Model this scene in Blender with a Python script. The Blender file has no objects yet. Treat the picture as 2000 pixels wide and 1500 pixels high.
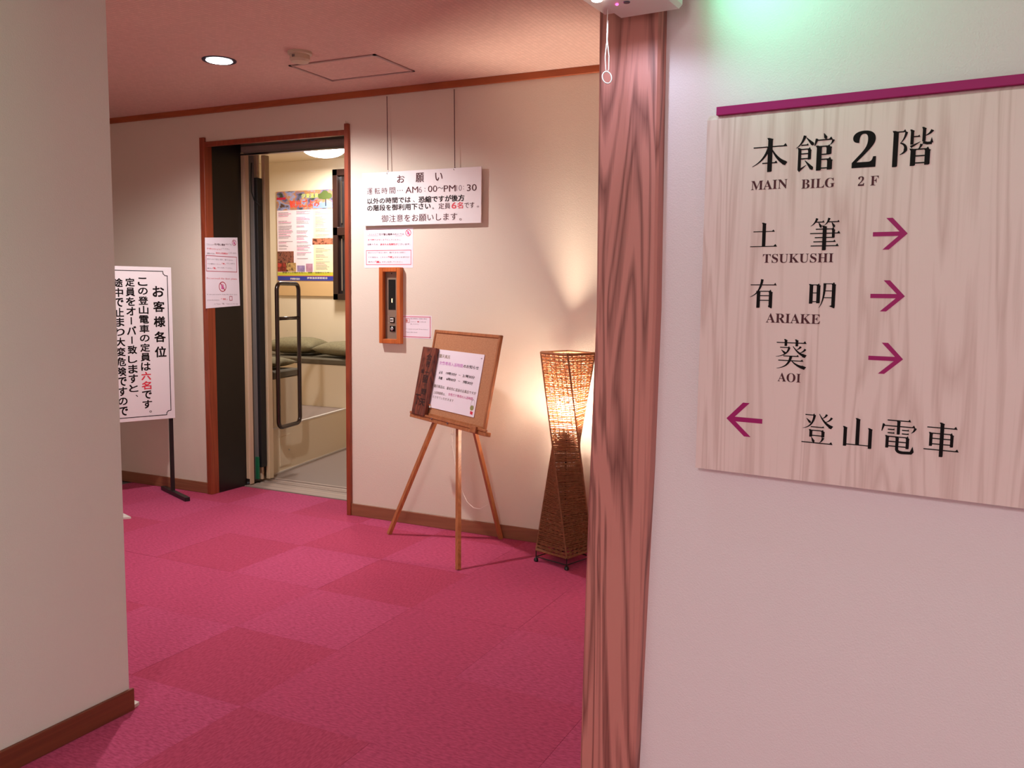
import bpy, bmesh, math, random
from math import sin, cos, radians, pi
from mathutils import Vector, Matrix
random.seed(7)
sc = bpy.context.scene
COL = sc.collection

# ---------------------------------------------------------------- camera
FPX, PITCH, ROLL, YAW, EYE = 1712.1, .1037, .0124, .4567, 1.45
CAM = Vector((0, 0, EYE))
FWD = Vector((-sin(YAW)*cos(PITCH), cos(YAW)*cos(PITCH), -sin(PITCH)))
R0 = Vector((cos(YAW), sin(YAW), 0)); U0 = R0.cross(FWD)
RGT = R0*cos(ROLL)+U0*sin(ROLL); UPV = U0*cos(ROLL)-R0*sin(ROLL)
cd = bpy.data.cameras.new('camera'); cam = bpy.data.objects.new('camera', cd); COL.objects.link(cam)
cd.sensor_width = 36; cd.lens = FPX/2000*36; cd.clip_start = .02
M = Matrix((RGT, UPV, -FWD)).transposed().to_4x4(); M.translation = CAM
cam.matrix_world = M
sc.camera = cam
# ---------------------------------------------------------------- world, lights, exposure
w = bpy.data.worlds.new('world'); sc.world = w; w.use_nodes = True
w.node_tree.nodes['Background'].inputs[0].default_value = (.5, .45, .45, 1)
w.node_tree.nodes['Background'].inputs[1].default_value = .05
sc.view_settings.view_transform = 'Standard'; sc.view_settings.look = 'None'
sc.view_settings.exposure = 0.36; sc.view_settings.gamma = 1; sc.view_settings.use_curve_mapping = False
try:
    sc.cycles.use_denoising = True; sc.cycles.max_bounces = 10; sc.cycles.diffuse_bounces = 6
    sc.cycles.sample_clamp_indirect = 6; sc.cycles.caustics_reflective = False; sc.cycles.caustics_refractive = False
    sc.cycles.use_adaptive_sampling = False
except Exception: pass

def light(name, kind, loc, power, col, size=.1, rot=(0, 0, 0), spot=None, blend=.5, sizey=None):
    l = bpy.data.lights.new(name, kind); l.energy = power; l.color = col
    if kind == 'AREA':
        l.size = size
        if sizey: l.shape = 'RECTANGLE'; l.size_y = sizey
        else: l.shape = 'DISK'
    else: l.shadow_soft_size = size
    if spot: l.spot_size = radians(spot); l.spot_blend = blend
    o = bpy.data.objects.new(name, l); COL.objects.link(o); o.location = loc; o.rotation_euler = rot
    return o
CEIL = 2.67
DOWN = (-3.565, 3.65)
WARM = (1, .80, .62); NEUT = (1, .90, .82); COOL = (.83, .93, 1)
light('downlight_lamp', 'SPOT', (DOWN[0], DOWN[1], CEIL-.012), 154, (1, .94, .93), .045, spot=158, blend=.55)
light('lobby_downlight_lamp', 'SPOT', (-5.6, 2.9, CEIL-.02), 14, (1, .92, .86), .045, spot=150, blend=.6)
light('corridor_ceiling_light', 'AREA', (-.3, -2.0, CEIL-.05), 84, (.97, 1, 1), .5, sizey=1.2)
light('car_dome_lamp', 'AREA', (-5.05, 6.0, 2.52), 32, (1, .94, .89), .34)

# ---------------------------------------------------------------- helpers
def lin(c):
    r = []
    for v in c[:3]:
        v /= 255.; r.append(v/12.92 if v <= .04045 else ((v+.055)/1.055)**2.4)
    return (r[0], r[1], r[2], 1)

def mat(name, c, rough=.6, c2=None, scale=20, stretch=None, bump=0, bscale=None, metal=0, emit=0, detail=4, spec=.5, dist=0, lo=.35, hi=.65, sheen=0):
    m = bpy.data.materials.new(name); m.use_nodes = True
    nt = m.node_tree; b = nt.nodes['Principled BSDF']
    b.inputs['Base Color'].default_value = lin(c); b.inputs['Roughness'].default_value = rough
    b.inputs['Metallic'].default_value = metal; b.inputs['Specular IOR Level'].default_value = spec
    if sheen: b.inputs['Sheen Weight'].default_value = sheen
    if emit:
        b.inputs['Emission Color'].default_value = lin(c); b.inputs['Emission Strength'].default_value = emit
    if c2 or bump:
        tc = nt.nodes.new('ShaderNodeTexCoord'); mp = nt.nodes.new('ShaderNodeMapping')
        nt.links.new(tc.outputs['Object'], mp.inputs[0])
        if stretch: mp.inputs['Scale'].default_value = stretch
        n = nt.nodes.new('ShaderNodeTexNoise'); n.inputs['Scale'].default_value = scale
        n.inputs['Detail'].default_value = detail; n.inputs['Distortion'].default_value = dist
        nt.links.new(mp.outputs[0], n.inputs['Vector'])
        if c2:
            r = nt.nodes.new('ShaderNodeValToRGB'); r.color_ramp.elements[0].position = lo; r.color_ramp.elements[1].position = hi
            r.color_ramp.elements[0].color = lin(c); r.color_ramp.elements[1].color = lin(c2)
            nt.links.new(n.outputs['Fac'], r.inputs[0]); nt.links.new(r.outputs[0], b.inputs['Base Color'])
        if bump:
            n2 = n
            if bscale:
                n2 = nt.nodes.new('ShaderNodeTexNoise'); n2.inputs['Scale'].default_value = bscale; n2.inputs['Detail'].default_value = 3
                nt.links.new(tc.outputs['Object'], n2.inputs['Vector'])
            bp = nt.nodes.new('ShaderNodeBump'); bp.inputs['Strength'].default_value = bump; bp.inputs['Distance'].default_value = .004
            nt.links.new(n2.outputs['Fac'], bp.inputs['Height']); nt.links.new(bp.outputs[0], b.inputs['Normal'])
    return m

def wood(name, c, c2, axis='Z', ring=6, rough=.45, stretch=.12, fine=.5, bump=.15, c3=None, dist=1.2, lines=16, rp=(.1, .8)):
    """grain running along one axis: a distorted banded noise plus fine pores"""
    m = bpy.data.materials.new(name); m.use_nodes = True
    nt = m.node_tree; b = nt.nodes['Principled BSDF']; b.inputs['Roughness'].default_value = rough
    tc = nt.nodes.new('ShaderNodeTexCoord'); mp = nt.nodes.new('ShaderNodeMapping')
    s = [1, 1, 1]; s['XYZ'.index(axis)] = stretch
    mp.inputs['Scale'].default_value = s; nt.links.new(tc.outputs['Object'], mp.inputs[0])
    n = nt.nodes.new('ShaderNodeTexNoise'); n.inputs['Scale'].default_value = ring; n.inputs['Detail'].default_value = 2
    n.inputs['Distortion'].default_value = dist
    nt.links.new(mp.outputs[0], n.inputs['Vector'])
    mul = nt.nodes.new('ShaderNodeMath'); mul.operation = 'MULTIPLY'; mul.inputs[1].default_value = lines
    nt.links.new(n.outputs['Fac'], mul.inputs[0])
    sn = nt.nodes.new('ShaderNodeMath'); sn.operation = 'PINGPONG'; sn.inputs[1].default_value = 1
    nt.links.new(mul.outputs[0], sn.inputs[0])
    mp2 = nt.nodes.new('ShaderNodeMapping'); s2 = [1, 1, 1]; s2['XYZ'.index(axis)] = .02
    mp2.inputs['Scale'].default_value = s2; nt.links.new(tc.outputs['Object'], mp2.inputs[0])
    n2 = nt.nodes.new('ShaderNodeTexNoise'); n2.inputs['Scale'].default_value = 220; n2.inputs['Detail'].default_value = 3
    nt.links.new(mp2.outputs[0], n2.inputs['Vector'])
    mx = nt.nodes.new('ShaderNodeMix'); mx.data_type = 'FLOAT'; mx.inputs[0].default_value = fine
    nt.links.new(sn.outputs[0], mx.inputs[2]); nt.links.new(n2.outputs['Fac'], mx.inputs[3])
    r = nt.nodes.new('ShaderNodeValToRGB'); r.color_ramp.elements[0].color = lin(c); r.color_ramp.elements[1].color = lin(c2)
    r.color_ramp.elements[0].position, r.color_ramp.elements[1].position = rp
    nt.links.new(mx.outputs[0], r.inputs[0]); nt.links.new(r.outputs[0], b.inputs['Base Color'])
    bp = nt.nodes.new('ShaderNodeBump'); bp.inputs['Strength'].default_value = bump; bp.inputs['Distance'].default_value = .002
    nt.links.new(n2.outputs['Fac'], bp.inputs['Height']); nt.links.new(bp.outputs[0], b.inputs['Normal'])
    return m

def new_obj(name, bm, m, parent=None, smooth=False, recalc=True):
    if recalc: bmesh.ops.recalc_face_normals(bm, faces=bm.faces)
    me = bpy.data.meshes.new(name); bm.to_mesh(me); bm.free()
    if smooth:
        for p in me.polygons: p.use_smooth = True
    o = bpy.data.objects.new(name, me); COL.objects.link(o)
    for mm in (m if isinstance(m, (list, tuple)) else [m]): me.materials.append(mm)
    if parent: o.parent = parent
    return o

def B(): return bmesh.new()
IDF = None
class Fr:
    """a local frame: origin, right, up, out"""
    def __init__(s, O, u, v, n): s.O, s.u, s.v, s.n = Vector(O), Vector(u).normalized(), Vector(v).normalized(), Vector(n).normalized()
    def P(s, a, b, c=0): return s.O+s.u*a+s.v*b+s.n*c
    def at(s, px, py, off=0):       # where the line of sight of a picture point meets the plane 'off' in front of the frame
        d = FWD+RGT*((px-1000)/FPX)+UPV*((750-py)/FPX)
        t = ((s.O+s.n*off-CAM).dot(s.n))/d.dot(s.n); q = CAM+d*t-s.O
        return q.dot(s.u), q.dot(s.v)
WORLD = Fr((0, 0, 0), (1, 0, 0), (0, 1, 0), (0, 0, 1))
def box(bm, a0, a1, b0, b1, c0, c1, fr=WORLD, bev=0):
    vs = [bm.verts.new(fr.P(a, b, c)) for c in (c0, c1) for b in (b0, b1) for a in (a0, a1)]
    fs = [bm.faces.new([vs[i] for i in q]) for q in ((0, 2, 3, 1), (4, 5, 7, 6), (0, 1, 5, 4), (2, 6, 7, 3), (0, 4, 6, 2), (1, 3, 7, 5))]
    if bev:
        es = list({e for f in fs for e in f.edges})
        bmesh.ops.bevel(bm, geom=es, offset=bev, segments=1, affect='EDGES', profile=.5)
def bobj(name, dims, m, parent=None, fr=WORLD, bev=0):
    bm = B(); box(bm, *dims, fr=fr, bev=bev); return new_obj(name, bm, m, parent)
def poly(bm, pts, fr, c0, c1):
    """extruded outline, pts in frame units"""
    lo = [bm.verts.new(fr.P(a, b, c0)) for a, b in pts]; hi = [bm.verts.new(fr.P(a, b, c1)) for a, b in pts]
    bm.faces.new(hi); bm.faces.new(lo[::-1]); n = len(pts)
    for i in range(n): bm.faces.new([lo[i], lo[(i+1) % n], hi[(i+1) % n], hi[i]])
def tube(bm, pts, r, n=8, closed=False, cap=True):
    pts = [Vector(p) for p in pts]; k = len(pts); rings = []; prev = None
    for i, p in enumerate(pts):
        if closed: t = pts[(i+1) % k]-pts[i-1]
        else: t = pts[min(i+1, k-1)]-pts[max(i-1, 0)]
        t.normalize()
        if prev is None:
            a = Vector((0, 0, 1)) if abs(t.z) < .9 else Vector((1, 0, 0)); prev = t.cross(a).normalized()
        prev = (prev-t*prev.dot(t)).normalized(); q = t.cross(prev)
        rr = r[i] if isinstance(r, (list, tuple)) else r
        rings.append([bm.verts.new(p+(prev*cos(2*pi*j/n)+q*sin(2*pi*j/n))*rr) for j in range(n)])
    for i in range(k if closed else k-1):
        a, b = rings[i], rings[(i+1) % k]
        for j in range(n): bm.faces.new([a[j], a[(j+1) % n], b[(j+1) % n], b[j]])
    if cap and not closed: bm.faces.new(rings[0][::-1]); bm.faces.new(rings[-1])
def rod(bm, a, b, wd, dp, side):
    """square bar from a to b, width along side"""
    a, b = Vector(a), Vector(b); t = (b-a).normalized(); s = Vector(side); s = (s-t*s.dot(t)).normalized(); q = t.cross(s)
    v = [bm.verts.new(p+s*x*wd/2+q*y*dp/2) for p in (a, b) for x, y in ((-1, -1), (1, -1), (1, 1), (-1, 1))]
    for f in ((3, 2, 1, 0), (4, 5, 6, 7), (0, 1, 5, 4), (1, 2, 6, 5), (2, 3, 7, 6), (3, 0, 4, 7)): bm.faces.new([v[i] for i in f])
def lathe(bm, c, prof, n=24, up=Vector((0, 0, 1)), x=Vector((1, 0, 0))):
    y = up.cross(x); c = Vector(c); rings = []
    for r, h in prof:
        rings.append([bm.verts.new(c+up*h+(x*cos(2*pi*j/n)+y*sin(2*pi*j/n))*max(r, 1e-4)) for j in range(n)])
    for a, b in zip(rings, rings[1:]):
        for j in range(n): bm.faces.new([a[j], a[(j+1) % n], b[(j+1) % n], b[j]])
    bm.faces.new(rings[0][::-1]); bm.faces.new(rings[-1])
def thing(name, label, cat, loc=(0, 0, 0), group=None):
    o = bpy.data.objects.new(name, None); COL.objects.link(o); o['label'] = label; o['category'] = cat
    o.empty_display_size = .05; o.location = loc
    if group: o['group'] = group
    return o
def settle(o):
    """move an empty's children so that world coordinates of their meshes stay put"""
    for c in o.children: c.matrix_parent_inverse = Matrix.Translation(-o.location)
def tag(o, label, cat, group=None):
    o['label'] = label; o['category'] = cat
    if group: o['group'] = group
    return o
def st(o): o['kind'] = 'structure'; return o

# ---- lettering
_cache = {}
def glyphs(s, bold=0., res=3):
    k = (s, bold, res)
    if k not in _cache:
        cu = bpy.data.curves.new('t', 'FONT'); cu.body = s; cu.size = 1; cu.offset = bold; cu.resolution_u = res
        ob = bpy.data.objects.new('t', cu); COL.objects.link(ob)
        dg = bpy.context.evaluated_depsgraph_get(); dg.update()
        me = bpy.data.meshes.new_from_object(ob.evaluated_get(dg))
        vs = [(v.co.x, v.co.y) for v in me.vertices]; fs = [tuple(p.vertices) for p in me.polygons]
        bpy.data.objects.remove(ob); bpy.data.meshes.remove(me)
        if vs:
            x0 = min(v[0] for v in vs); x1 = max(v[0] for v in vs); y0 = min(v[1] for v in vs); y1 = max(v[1] for v in vs)
            vs = [((x-x0)/max(x1-x0, 1e-6), (y-y0)/max(y1-y0, 1e-6)) for x, y in vs]
        _cache[k] = (vs, fs)
    return _cache[k]
def put(bm, vs, fs, fr, a0, b0, a1, b1, off, shear=0):
    nv = [bm.verts.new(fr.P(a0+(a1-a0)*x+shear*(y-.5)*(b1-b0), b0+(b1-b0)*y, off)) for x, y in vs]
    for f in fs:
        try: bm.faces.new([nv[i] for i in f])
        except ValueError: pass
def span(fr, xl, yl, xr, yr, hp, off=0):
    """row of lettering: centre of its left end, centre of its right end, height, as seen in the picture"""
    a0, bl = fr.at(xl, yl, off); a1, br = fr.at(xr, yr, off); xm, ym = (xl+xr)/2, (yl+yr)/2
    h = fr.at(xm, ym-hp/2, off)[1]-fr.at(xm, ym+hp/2, off)[1]; b = (bl+br)/2
    return a0, b-h/2, a1, b+h/2
def lettering(name, fr, rows, m, parent, off=.0006, bold=0., res=3):
    bm = B()
    for r in rows:
        s = r[0]; bd = r[6] if len(r) > 6 else bold
        vs, fs = glyphs(s, 0., res); a0, b0, a1, b1 = span(fr, *r[1:6])
        if bd <= 0: put(bm, vs, fs, fr, a0, b0, a1, b1, off)
        else:           # heavier strokes: the glyph printed several times, slightly shifted
            e = bd*(b1-b0)*.9
            for k, (dx, dy) in enumerate(((-1, -1), (1, -1), (1, 1), (-1, 1))): put(bm, vs, fs, fr, a0+dx*e, b0+dy*e, a1+dx*e, b1+dy*e, off+k*.00005)
    for f in bm.faces:
        if f.normal.dot(fr.n) < 0: f.normal_flip()
    bm.normal_update()
    o = new_obj(name, bm, m, parent, recalc=False); o['kind'] = 'stuff'; return o

# ---------------------------------------------------------------- materials
m_wall = mat('beige_wallpaper', (220, 207, 192), .85, bump=.25, scale=260, detail=2, spec=.2)
m_wall2 = mat('pale_wallpaper', (230, 214, 216), .85, bump=.25, scale=260, detail=2, spec=.2)
m_base = wood('baseboard_wood', (130, 80, 56), (148, 94, 66), 'X', 5, .5)
m_casing = wood('casing_wood', (124, 52, 30), (150, 68, 40), 'Z', 5, .4)
m_crown = wood('crown_wood', (150, 74, 38), (170, 88, 46), 'X', 5, .45)
m_pillar = wood('pillar_wood', (124, 70, 64), (196, 126, 116), 'Z', 7, .5, .09, .4, .2, dist=1.6, lines=12, rp=(.14, .58))
m_sign = wood('pale_ash_board', (206, 172, 166), (230, 202, 198), 'Z', 7, .45, .07, .5, .12, dist=2.2, lines=14, rp=(.1, .6))
m_black = mat('black_panel', (22, 15, 14), .35)
m_blackm = mat('black_paint', (26, 22, 22), .4)
m_cream = mat('cream_paint', (206, 184, 150), .5, c2=(198, 172, 136), scale=3)
m_creamd = mat('cream_pink_paint', (204, 178, 150), .6, c2=(178, 140, 122), scale=7, stretch=(1, 1, .1), lo=.45, hi=.75)  # cream with darker pinkish streaks running upright
m_steel = mat('brushed_steel', (184, 164, 152), .38, metal=.15, c2=(158, 140, 130), scale=30, stretch=(.05, 1, 1))
m_grey = mat('grey_paint', (112, 106, 104), .5)
m_rubber = mat('black_rubber', (20, 19, 24), .5)
m_green = mat('green_paint', (30, 110, 74), .5)
m_carfloor = mat('car_floor_vinyl', (134, 116, 106), .5)
m_carwall = mat('car_cream_laminate', (228, 212, 184), .4)
m_white = mat('white_board', (232, 224, 226), .45)
m_paper = mat('laminated_paper', (238, 226, 236), .25)
m_ink = mat('black_ink', (20, 11, 12), .6, spec=.12)
m_ink2 = mat('brown_ink', (84, 44, 50), .6, spec=.12)
m_greyink = mat('grey_ink', (136, 118, 128), .5)
m_red = mat('red_ink', (214, 50, 70), .5)
m_pink = mat('pink_ink', (206, 92, 150), .5)
m_magenta = mat('magenta_lettering', (160, 20, 98), .5, spec=.25)
m_olive = mat('olive_cushion', (126, 116, 84), .9, c2=(112, 102, 74), scale=60, bump=.2, bscale=300)
m_vinyl = mat('olive_vinyl', (92, 84, 68), .45)
m_tube = mat('dark_bronze_tube', (44, 24, 20), .25, spec=.7)
m_easel = wood('easel_wood', (150, 86, 50), (180, 112, 68), 'Z', 7, .4, .15)
m_cork = mat('kraft_board', (186, 130, 92), .8, c2=(172, 116, 80), scale=140)
m_plaque = wood('dark_plaque_wood', (66, 28, 20), (128, 62, 42), 'Z', 9, .55, .15, .35)
m_rattan = mat('rattan', (168, 116, 80), .6, c2=(132, 86, 56), scale=60)
m_chrome = mat('chrome', (200, 200, 205), .2, metal=1)
m_string = mat('white_string', (220, 205, 195), .7)
m_plastic = mat('white_plastic', (222, 216, 208), .35)
m_beigep = mat('beige_plastic', (196, 180, 156), .45)

def translucent(m, f):
    nt = m.node_tree; b = nt.nodes['Principled BSDF']; o = nt.nodes['Material Output']
    t = nt.nodes.new('ShaderNodeBsdfTranslucent'); t.inputs[0].default_value = lin((236, 190, 150)); x = nt.nodes.new('ShaderNodeMixShader'); x.inputs[0].default_value = f
    nt.links.new(b.outputs[0], x.inputs[1]); nt.links.new(t.outputs[0], x.inputs[2]); nt.links.new(x.outputs[0], o.inputs[0])
translucent(m_rattan, .3)
def pattern_ceiling():
    m = mat('pink_beige_ceiling_paper', (214, 176, 166), .9, spec=.15); nt = m.node_tree; b = nt.nodes['Principled BSDF']
    tc = nt.nodes.new('ShaderNodeTexCoord'); mp = nt.nodes.new('ShaderNodeMapping'); nt.links.new(tc.outputs['Object'], mp.inputs[0])
    ck = nt.nodes.new('ShaderNodeTexBrick'); ck.inputs['Scale'].default_value = 1
    ck.inputs['Brick Width'].default_value = .022; ck.inputs['Row Height'].default_value = .022; ck.inputs['Mortar Size'].default_value = .003; ck.offset = 0
    ck.inputs['Mortar Smooth'].default_value = 1
    ck.inputs['Color1'].default_value = lin((224, 190, 178)); ck.inputs['Color2'].default_value = lin((216, 182, 170)); ck.inputs['Mortar'].default_value = lin((206, 172, 160))
    nt.links.new(mp.outputs[0], ck.inputs['Vector']); nt.links.new(ck.outputs['Color'], b.inputs['Base Color'])
    n = nt.nodes.new('ShaderNodeTexNoise'); n.inputs['Scale'].default_value = 120; nt.links.new(tc.outputs['Object'], n.inputs['Vector'])
    bp = nt.nodes.new('ShaderNodeBump'); bp.inputs['Strength'].default_value = .3; bp.inputs['Distance'].default_value = .004
    ad = nt.nodes.new('ShaderNodeMath'); ad.operation = 'ADD'; nt.links.new(ck.outputs['Fac'], ad.inputs[0]); nt.links.new(n.outputs['Fac'], ad.inputs[1])
    nt.links.new(ad.outputs[0], bp.inputs['Height']); nt.links.new(bp.outputs[0], b.inputs['Normal'])
    return m
m_ceil = pattern_ceiling()
def carpet(name, c, c2, ang):
    m = bpy.data.materials.new(name); m.use_nodes = True; nt = m.node_tree; b = nt.nodes['Principled BSDF']
    b.inputs['Roughness'].default_value = .95; b.inputs['Specular IOR Level'].default_value = .1
    b.inputs['Sheen Weight'].default_value = .25; b.inputs['Sheen Tint'].default_value = lin((230, 120, 160))
    tc = nt.nodes.new('ShaderNodeTexCoord'); mp = nt.nodes.new('ShaderNodeMapping'); nt.links.new(tc.outputs['Object'], mp.inputs[0])
    mp.inputs['Scale'].default_value = (1, .35, 1) if ang else (.35, 1, 1)
    n = nt.nodes.new('ShaderNodeTexNoise'); n.inputs['Scale'].default_value = 130; n.inputs['Detail'].default_value = 4; nt.links.new(mp.outputs[0], n.inputs['Vector'])
    r = nt.nodes.new('ShaderNodeValToRGB'); r.color_ramp.elements[0].position = .35; r.color_ramp.elements[1].position = .65
    r.color_ramp.elements[0].color = lin(c); r.color_ramp.elements[1].color = lin(c2)
    nt.links.new(n.outputs['Fac'], r.inputs[0]); nt.links.new(r.outputs[0], b.inputs['Base Color'])
    bp = nt.nodes.new('ShaderNodeBump'); bp.inputs['Strength'].default_value = .6; bp.inputs['Distance'].default_value = .004
    nt.links.new(n.outputs['Fac'], bp.inputs['Height']); nt.links.new(bp.outputs[0], b.inputs['Normal'])
    return m
m_carp = [carpet('carpet_pile_across', (158, 60, 92), (188, 80, 116), 0), carpet('carpet_pile_along', (154, 54, 80), (176, 68, 98), 1),
          carpet('carpet_pile_worn', (156, 58, 88), (184, 74, 108), 0)]

# ---------------------------------------------------------------- room shell
D = 4.559; XL = -2.447; YL = 2.02
bm = B()                                             # back wall, with the doorway left open
OX0, OX1, OZ = -4.60, -3.415, 2.50
box(bm, -7.2, OX0, D, D+.33, 0, CEIL); box(bm, OX1, .6, D, D+.33, 0, CEIL); box(bm, OX0, OX1, D, D+.33, OZ, CEIL)
back = st(new_obj('wall_back', bm, m_wall))
m_wall3 = mat('green_cast_wallpaper', (222, 220, 210), .85, bump=.25, scale=260, detail=2, spec=.2)  # green cast of the exit light put into the left wall's colour
st(bobj('wall_left', (-7.2, XL, -3, YL, 0, CEIL), m_wall3))
st(bobj('wall_far_left', (-7.4, -7.2, YL, D+.33, 0, CEIL), m_wall))
# sign wall, a little off parallel
AL = .1224
SF = Fr((2*cos(AL)*sin(AL), 2*cos(AL)*cos(AL), 0), (cos(AL), -sin(AL), 0), (0, 0, 1), (-sin(AL), -cos(AL), 0))
WOFF = -.035                                          # wall surface lies behind the face of the sign
st(bobj('wall_right', (-.80-.22, 2.2, 0, CEIL, WOFF-.12, WOFF), m_wall2, fr=SF))
st(bobj('wall_lobby_right', (.4, .6, 1.9, D, 0, CEIL), m_wall))
st(bobj('wall_rear', (-3, 2.4, -3.2, -3, 0, CEIL), m_wall2))
st(bobj('wall_corridor_right', (1.9, 2.1, -3, 2.0, 0, CEIL), m_wall2))
st(bobj('ceiling', (-7.4, 2.4, -3.2, D, CEIL, CEIL+.1), m_ceil))
# floor: base slab and carpet tiles
fl = st(bobj('floor', (-7.4, 2.4, -3.2, D+.28, -.12, -.006), m_grey))
T = .545; tx0, ty0 = -2.13, 2.22
tm = []
for k in range(3):
    bm = B(); box(bm, 0, T-.0008, 0, T-.0008, -.0055, 0, bev=0); me = bpy.data.meshes.new('carpet_tile'); bmesh.ops.recalc_face_normals(bm, faces=bm.faces); bm.to_mesh(me); bm.free()
    me.materials.append(m_carp[k]); tm.append(me)
for i in range(-6, 5):
    for j in range(-5, 5):
        x, y = tx0+i*T, ty0+j*T
        if y < -1.0 or x < -6 or x > 1: continue
        if y+T > D+.31: continue
        if x+T < XL and y+T < YL: continue
        k = (i+j) % 2
        rr_ = random.random(); k = 2 if rr_ < .38 else k
        o = bpy.data.objects.new('carpet_tile', tm[k]); COL.objects.link(o); o.parent = fl; o.location = (x, y, random.uniform(-.0004, .0004))
# last strip up to the wall and into the doorway
for i in range(-6, 5):
    x = tx0+i*T; y = ty0+4*T
    if x < -6: continue
    yy = D+.30 if OX0 < x < OX1-.1 or (x < OX0 < x+T) else D
    o = bobj('carpet_tile', (0, T-.0008, 0, D-y+(.29 if -4.9 < x < -3.5 else 0), -.0055, 0), m_carp[(i+4) % 2], fl); o.location = (x, y, 0)
# baseboards and crown
BH = .078
st(bobj('baseboard_back', (-7.2, OX0-.03, D-.012, D, 0, BH), m_base, bev=.002))
st(bobj('baseboard_back_right', (OX1+.025, .4, D-.012, D, 0, BH), m_base, bev=.002))
bm = B(); box(bm, XL, XL+.012, -3, YL+.012, 0, BH, bev=.002)
m_base2 = wood('baseboard_wood_left', (104, 50, 32), (124, 64, 40), 'Y', 5, .5)
st(new_obj('baseboard_left', bm, m_base2))
st(bobj('trim_1', (-7.2, .4, D-.018, D, CEIL-.038, CEIL), m_crown, bev=.002))

# ---------------------------------------------------------------- doorway of the cable car
d1 = bpy.data.objects.new('door_1', None); COL.objects.link(d1); st(d1)
bobj('jamb', (OX0-.03, OX0+.013, D-.022, D+.05, 0, 2.475), m_casing, d1, bev=.002)
bobj('jamb', (OX1, OX1+.03, D-.022, D+.33, 0, 2.482), m_casing, d1, bev=.002)
bobj('head_casing', (OX0, OX1, D-.018, D+.012, 2.414, 2.445), m_casing, d1, bev=.002)
bobj('side_panel', (OX0, OX0+.012, D+.05, D+.33, 0, OZ), m_black, d1)
bobj('head_panel', (OX0, OX1, D+.012, D+.33, OZ-.006, OZ+.01), m_black, d1)
bobj('head_board', (OX0, OX1, D-.004, D+.012, 2.445, OZ), m_wall, d1)
Y1 = D+.33
# header, in two steps
bobj('header', (OX0-.1, OX1+.2, Y1, Y1+.05, 2.407, 2.463), m_steel, d1)
bobj('header_track', (OX0-.1, OX1+.2, Y1+.05, Y1+.10, 2.428, 2.60), m_steel, d1)
bobj('header_shadow_gap', (OX0-.1, OX1+.2, Y1+.10, Y1+.30, 2.475, 2.60), m_blackm, d1)
bobj('header_lip', (OX0-.1, OX1+.2, Y1-.006, Y1, 2.402, 2.412), m_chrome, d1)
# door posts seen edge on
def strip(name, y0, pl, pm, pr_, z0, z1, m, parent=d1, bev=.002):
    """upright post: its front face spans pl..pm, its side face pm..pr_ in the picture at half height"""
    f = Fr((0, y0, 0), (1, 0, 0), (0, 0, 1), (0, -1, 0)); a0 = f.at(pl, 600)[0]; a1 = f.at(pm, 600)[0]
    g = Fr((a1, 0, 0), (0, 1, 0), (0, 0, 1), (1, 0, 0)); y1 = g.at(pr_, 600)[0]
    return bobj(name, (a0, a1, y0, y1, z0, z1), m, parent, bev=bev)
strip('landing_door_frame', 4.885, 467, 480.7, 484, .05, 2.425, m_cream, bev=.003)
strip('landing_door_edge', 4.89, 480.9, 483, 491, .01, 2.42, m_creamd, bev=.003)
strip('door_guide', 4.99, 490, 499, 501, .02, 2.43, m_grey)
strip('door_leaf_edge', 5.03, 498, 506, 510, .02, 2.43, m_creamd)
strip('rubber_seal', 5.0, 500, 506, 516.5, .12, 2.26, m_rubber)
strip('green_foot', 4.985, 493, 500, 502, .03, .20, m_green)
strip('door_leaf_post', 5.07, 514, 521, 530.5, .02, 2.43, m_cream, bev=.004)
bm = B(); f = Fr((0, 4.98, 0), (1, 0, 0), (0, 0, 1), (0, -1, 0))
pp = [f.at(*q) for q in ((491, 318), (490, 350), (491, 375), (497, 392), (508, 401))]
tube(bm, [f.P(a, b) for a, b in pp], .004, 6); new_obj('door_cable', bm, m_rubber, d1, smooth=True)
# sill strips with dark grooves
bobj('sill_base', (OX0-.06, OX1+.1, Y1-.035, 5.25, -.06, -.012), m_blackm, d1)
ys = [(4.862, 4.872, .004), (4.876, 4.955, .002), (4.962, 5.05, -.002), (5.058, 5.09, 0), (5.098, 5.15, 0), (5.158, 5.185, .004)]
for a, b, z in ys: bobj('sill_strip', (OX0+.01 if b < 5.1 else -4.72, OX1+.1, a, b, -.03, z), m_steel, d1, bev=.001)
st(d1)

# ---------------------------------------------------------------- cable car
car = thing('cable_car', 'cream walled cable car cabin beyond the open doorway, with benches on a raised step', 'cable car', (-4.2, 6.2, 0))
bobj('floor_plate', (-5.1, -2.6, 5.19, 7.0, -.06, .001), m_carfloor, car)
bobj('back_wall', (-6.9, -2.6, 7.0, 7.05, 0, 2.85), m_carwall, car)
bobj('side_wall', (-6.95, -6.9, 5.24, 7.05, 0, 2.85), m_carwall, car)
bobj('side_wall', (-2.6, -2.55, 5.24, 7.05, 0, 2.85), m_carwall, car)
bobj('front_wall', (-6.9, -4.78, 5.24, 5.29, 0, 2.85), m_carwall, car)
bobj('front_wall', (-3.2, -2.6, 5.24, 5.29, 0, 2.85), m_carwall, car)
bobj('ceiling_panel', (-6.95, -2.55, 5.24, 7.05, 2.72, 2.80), m_carwall, car)
P1 = Vector((-4.679, 5.324, 0)); P2 = Vector((-4.911, 6.552, 0)); dv = (P2-P1).normalized()
RF = Fr(P1, dv, (0, 0, 1), (dv.y, -dv.x, 0))
RFI = Fr(P1, dv, (0, 0, 1), (-dv.y, dv.x, 0))
ZP = .37
bobj('step_riser', (-.06, 1.24, 0, ZP, -.02, 0), m_carwall, car, fr=RF)
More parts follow.
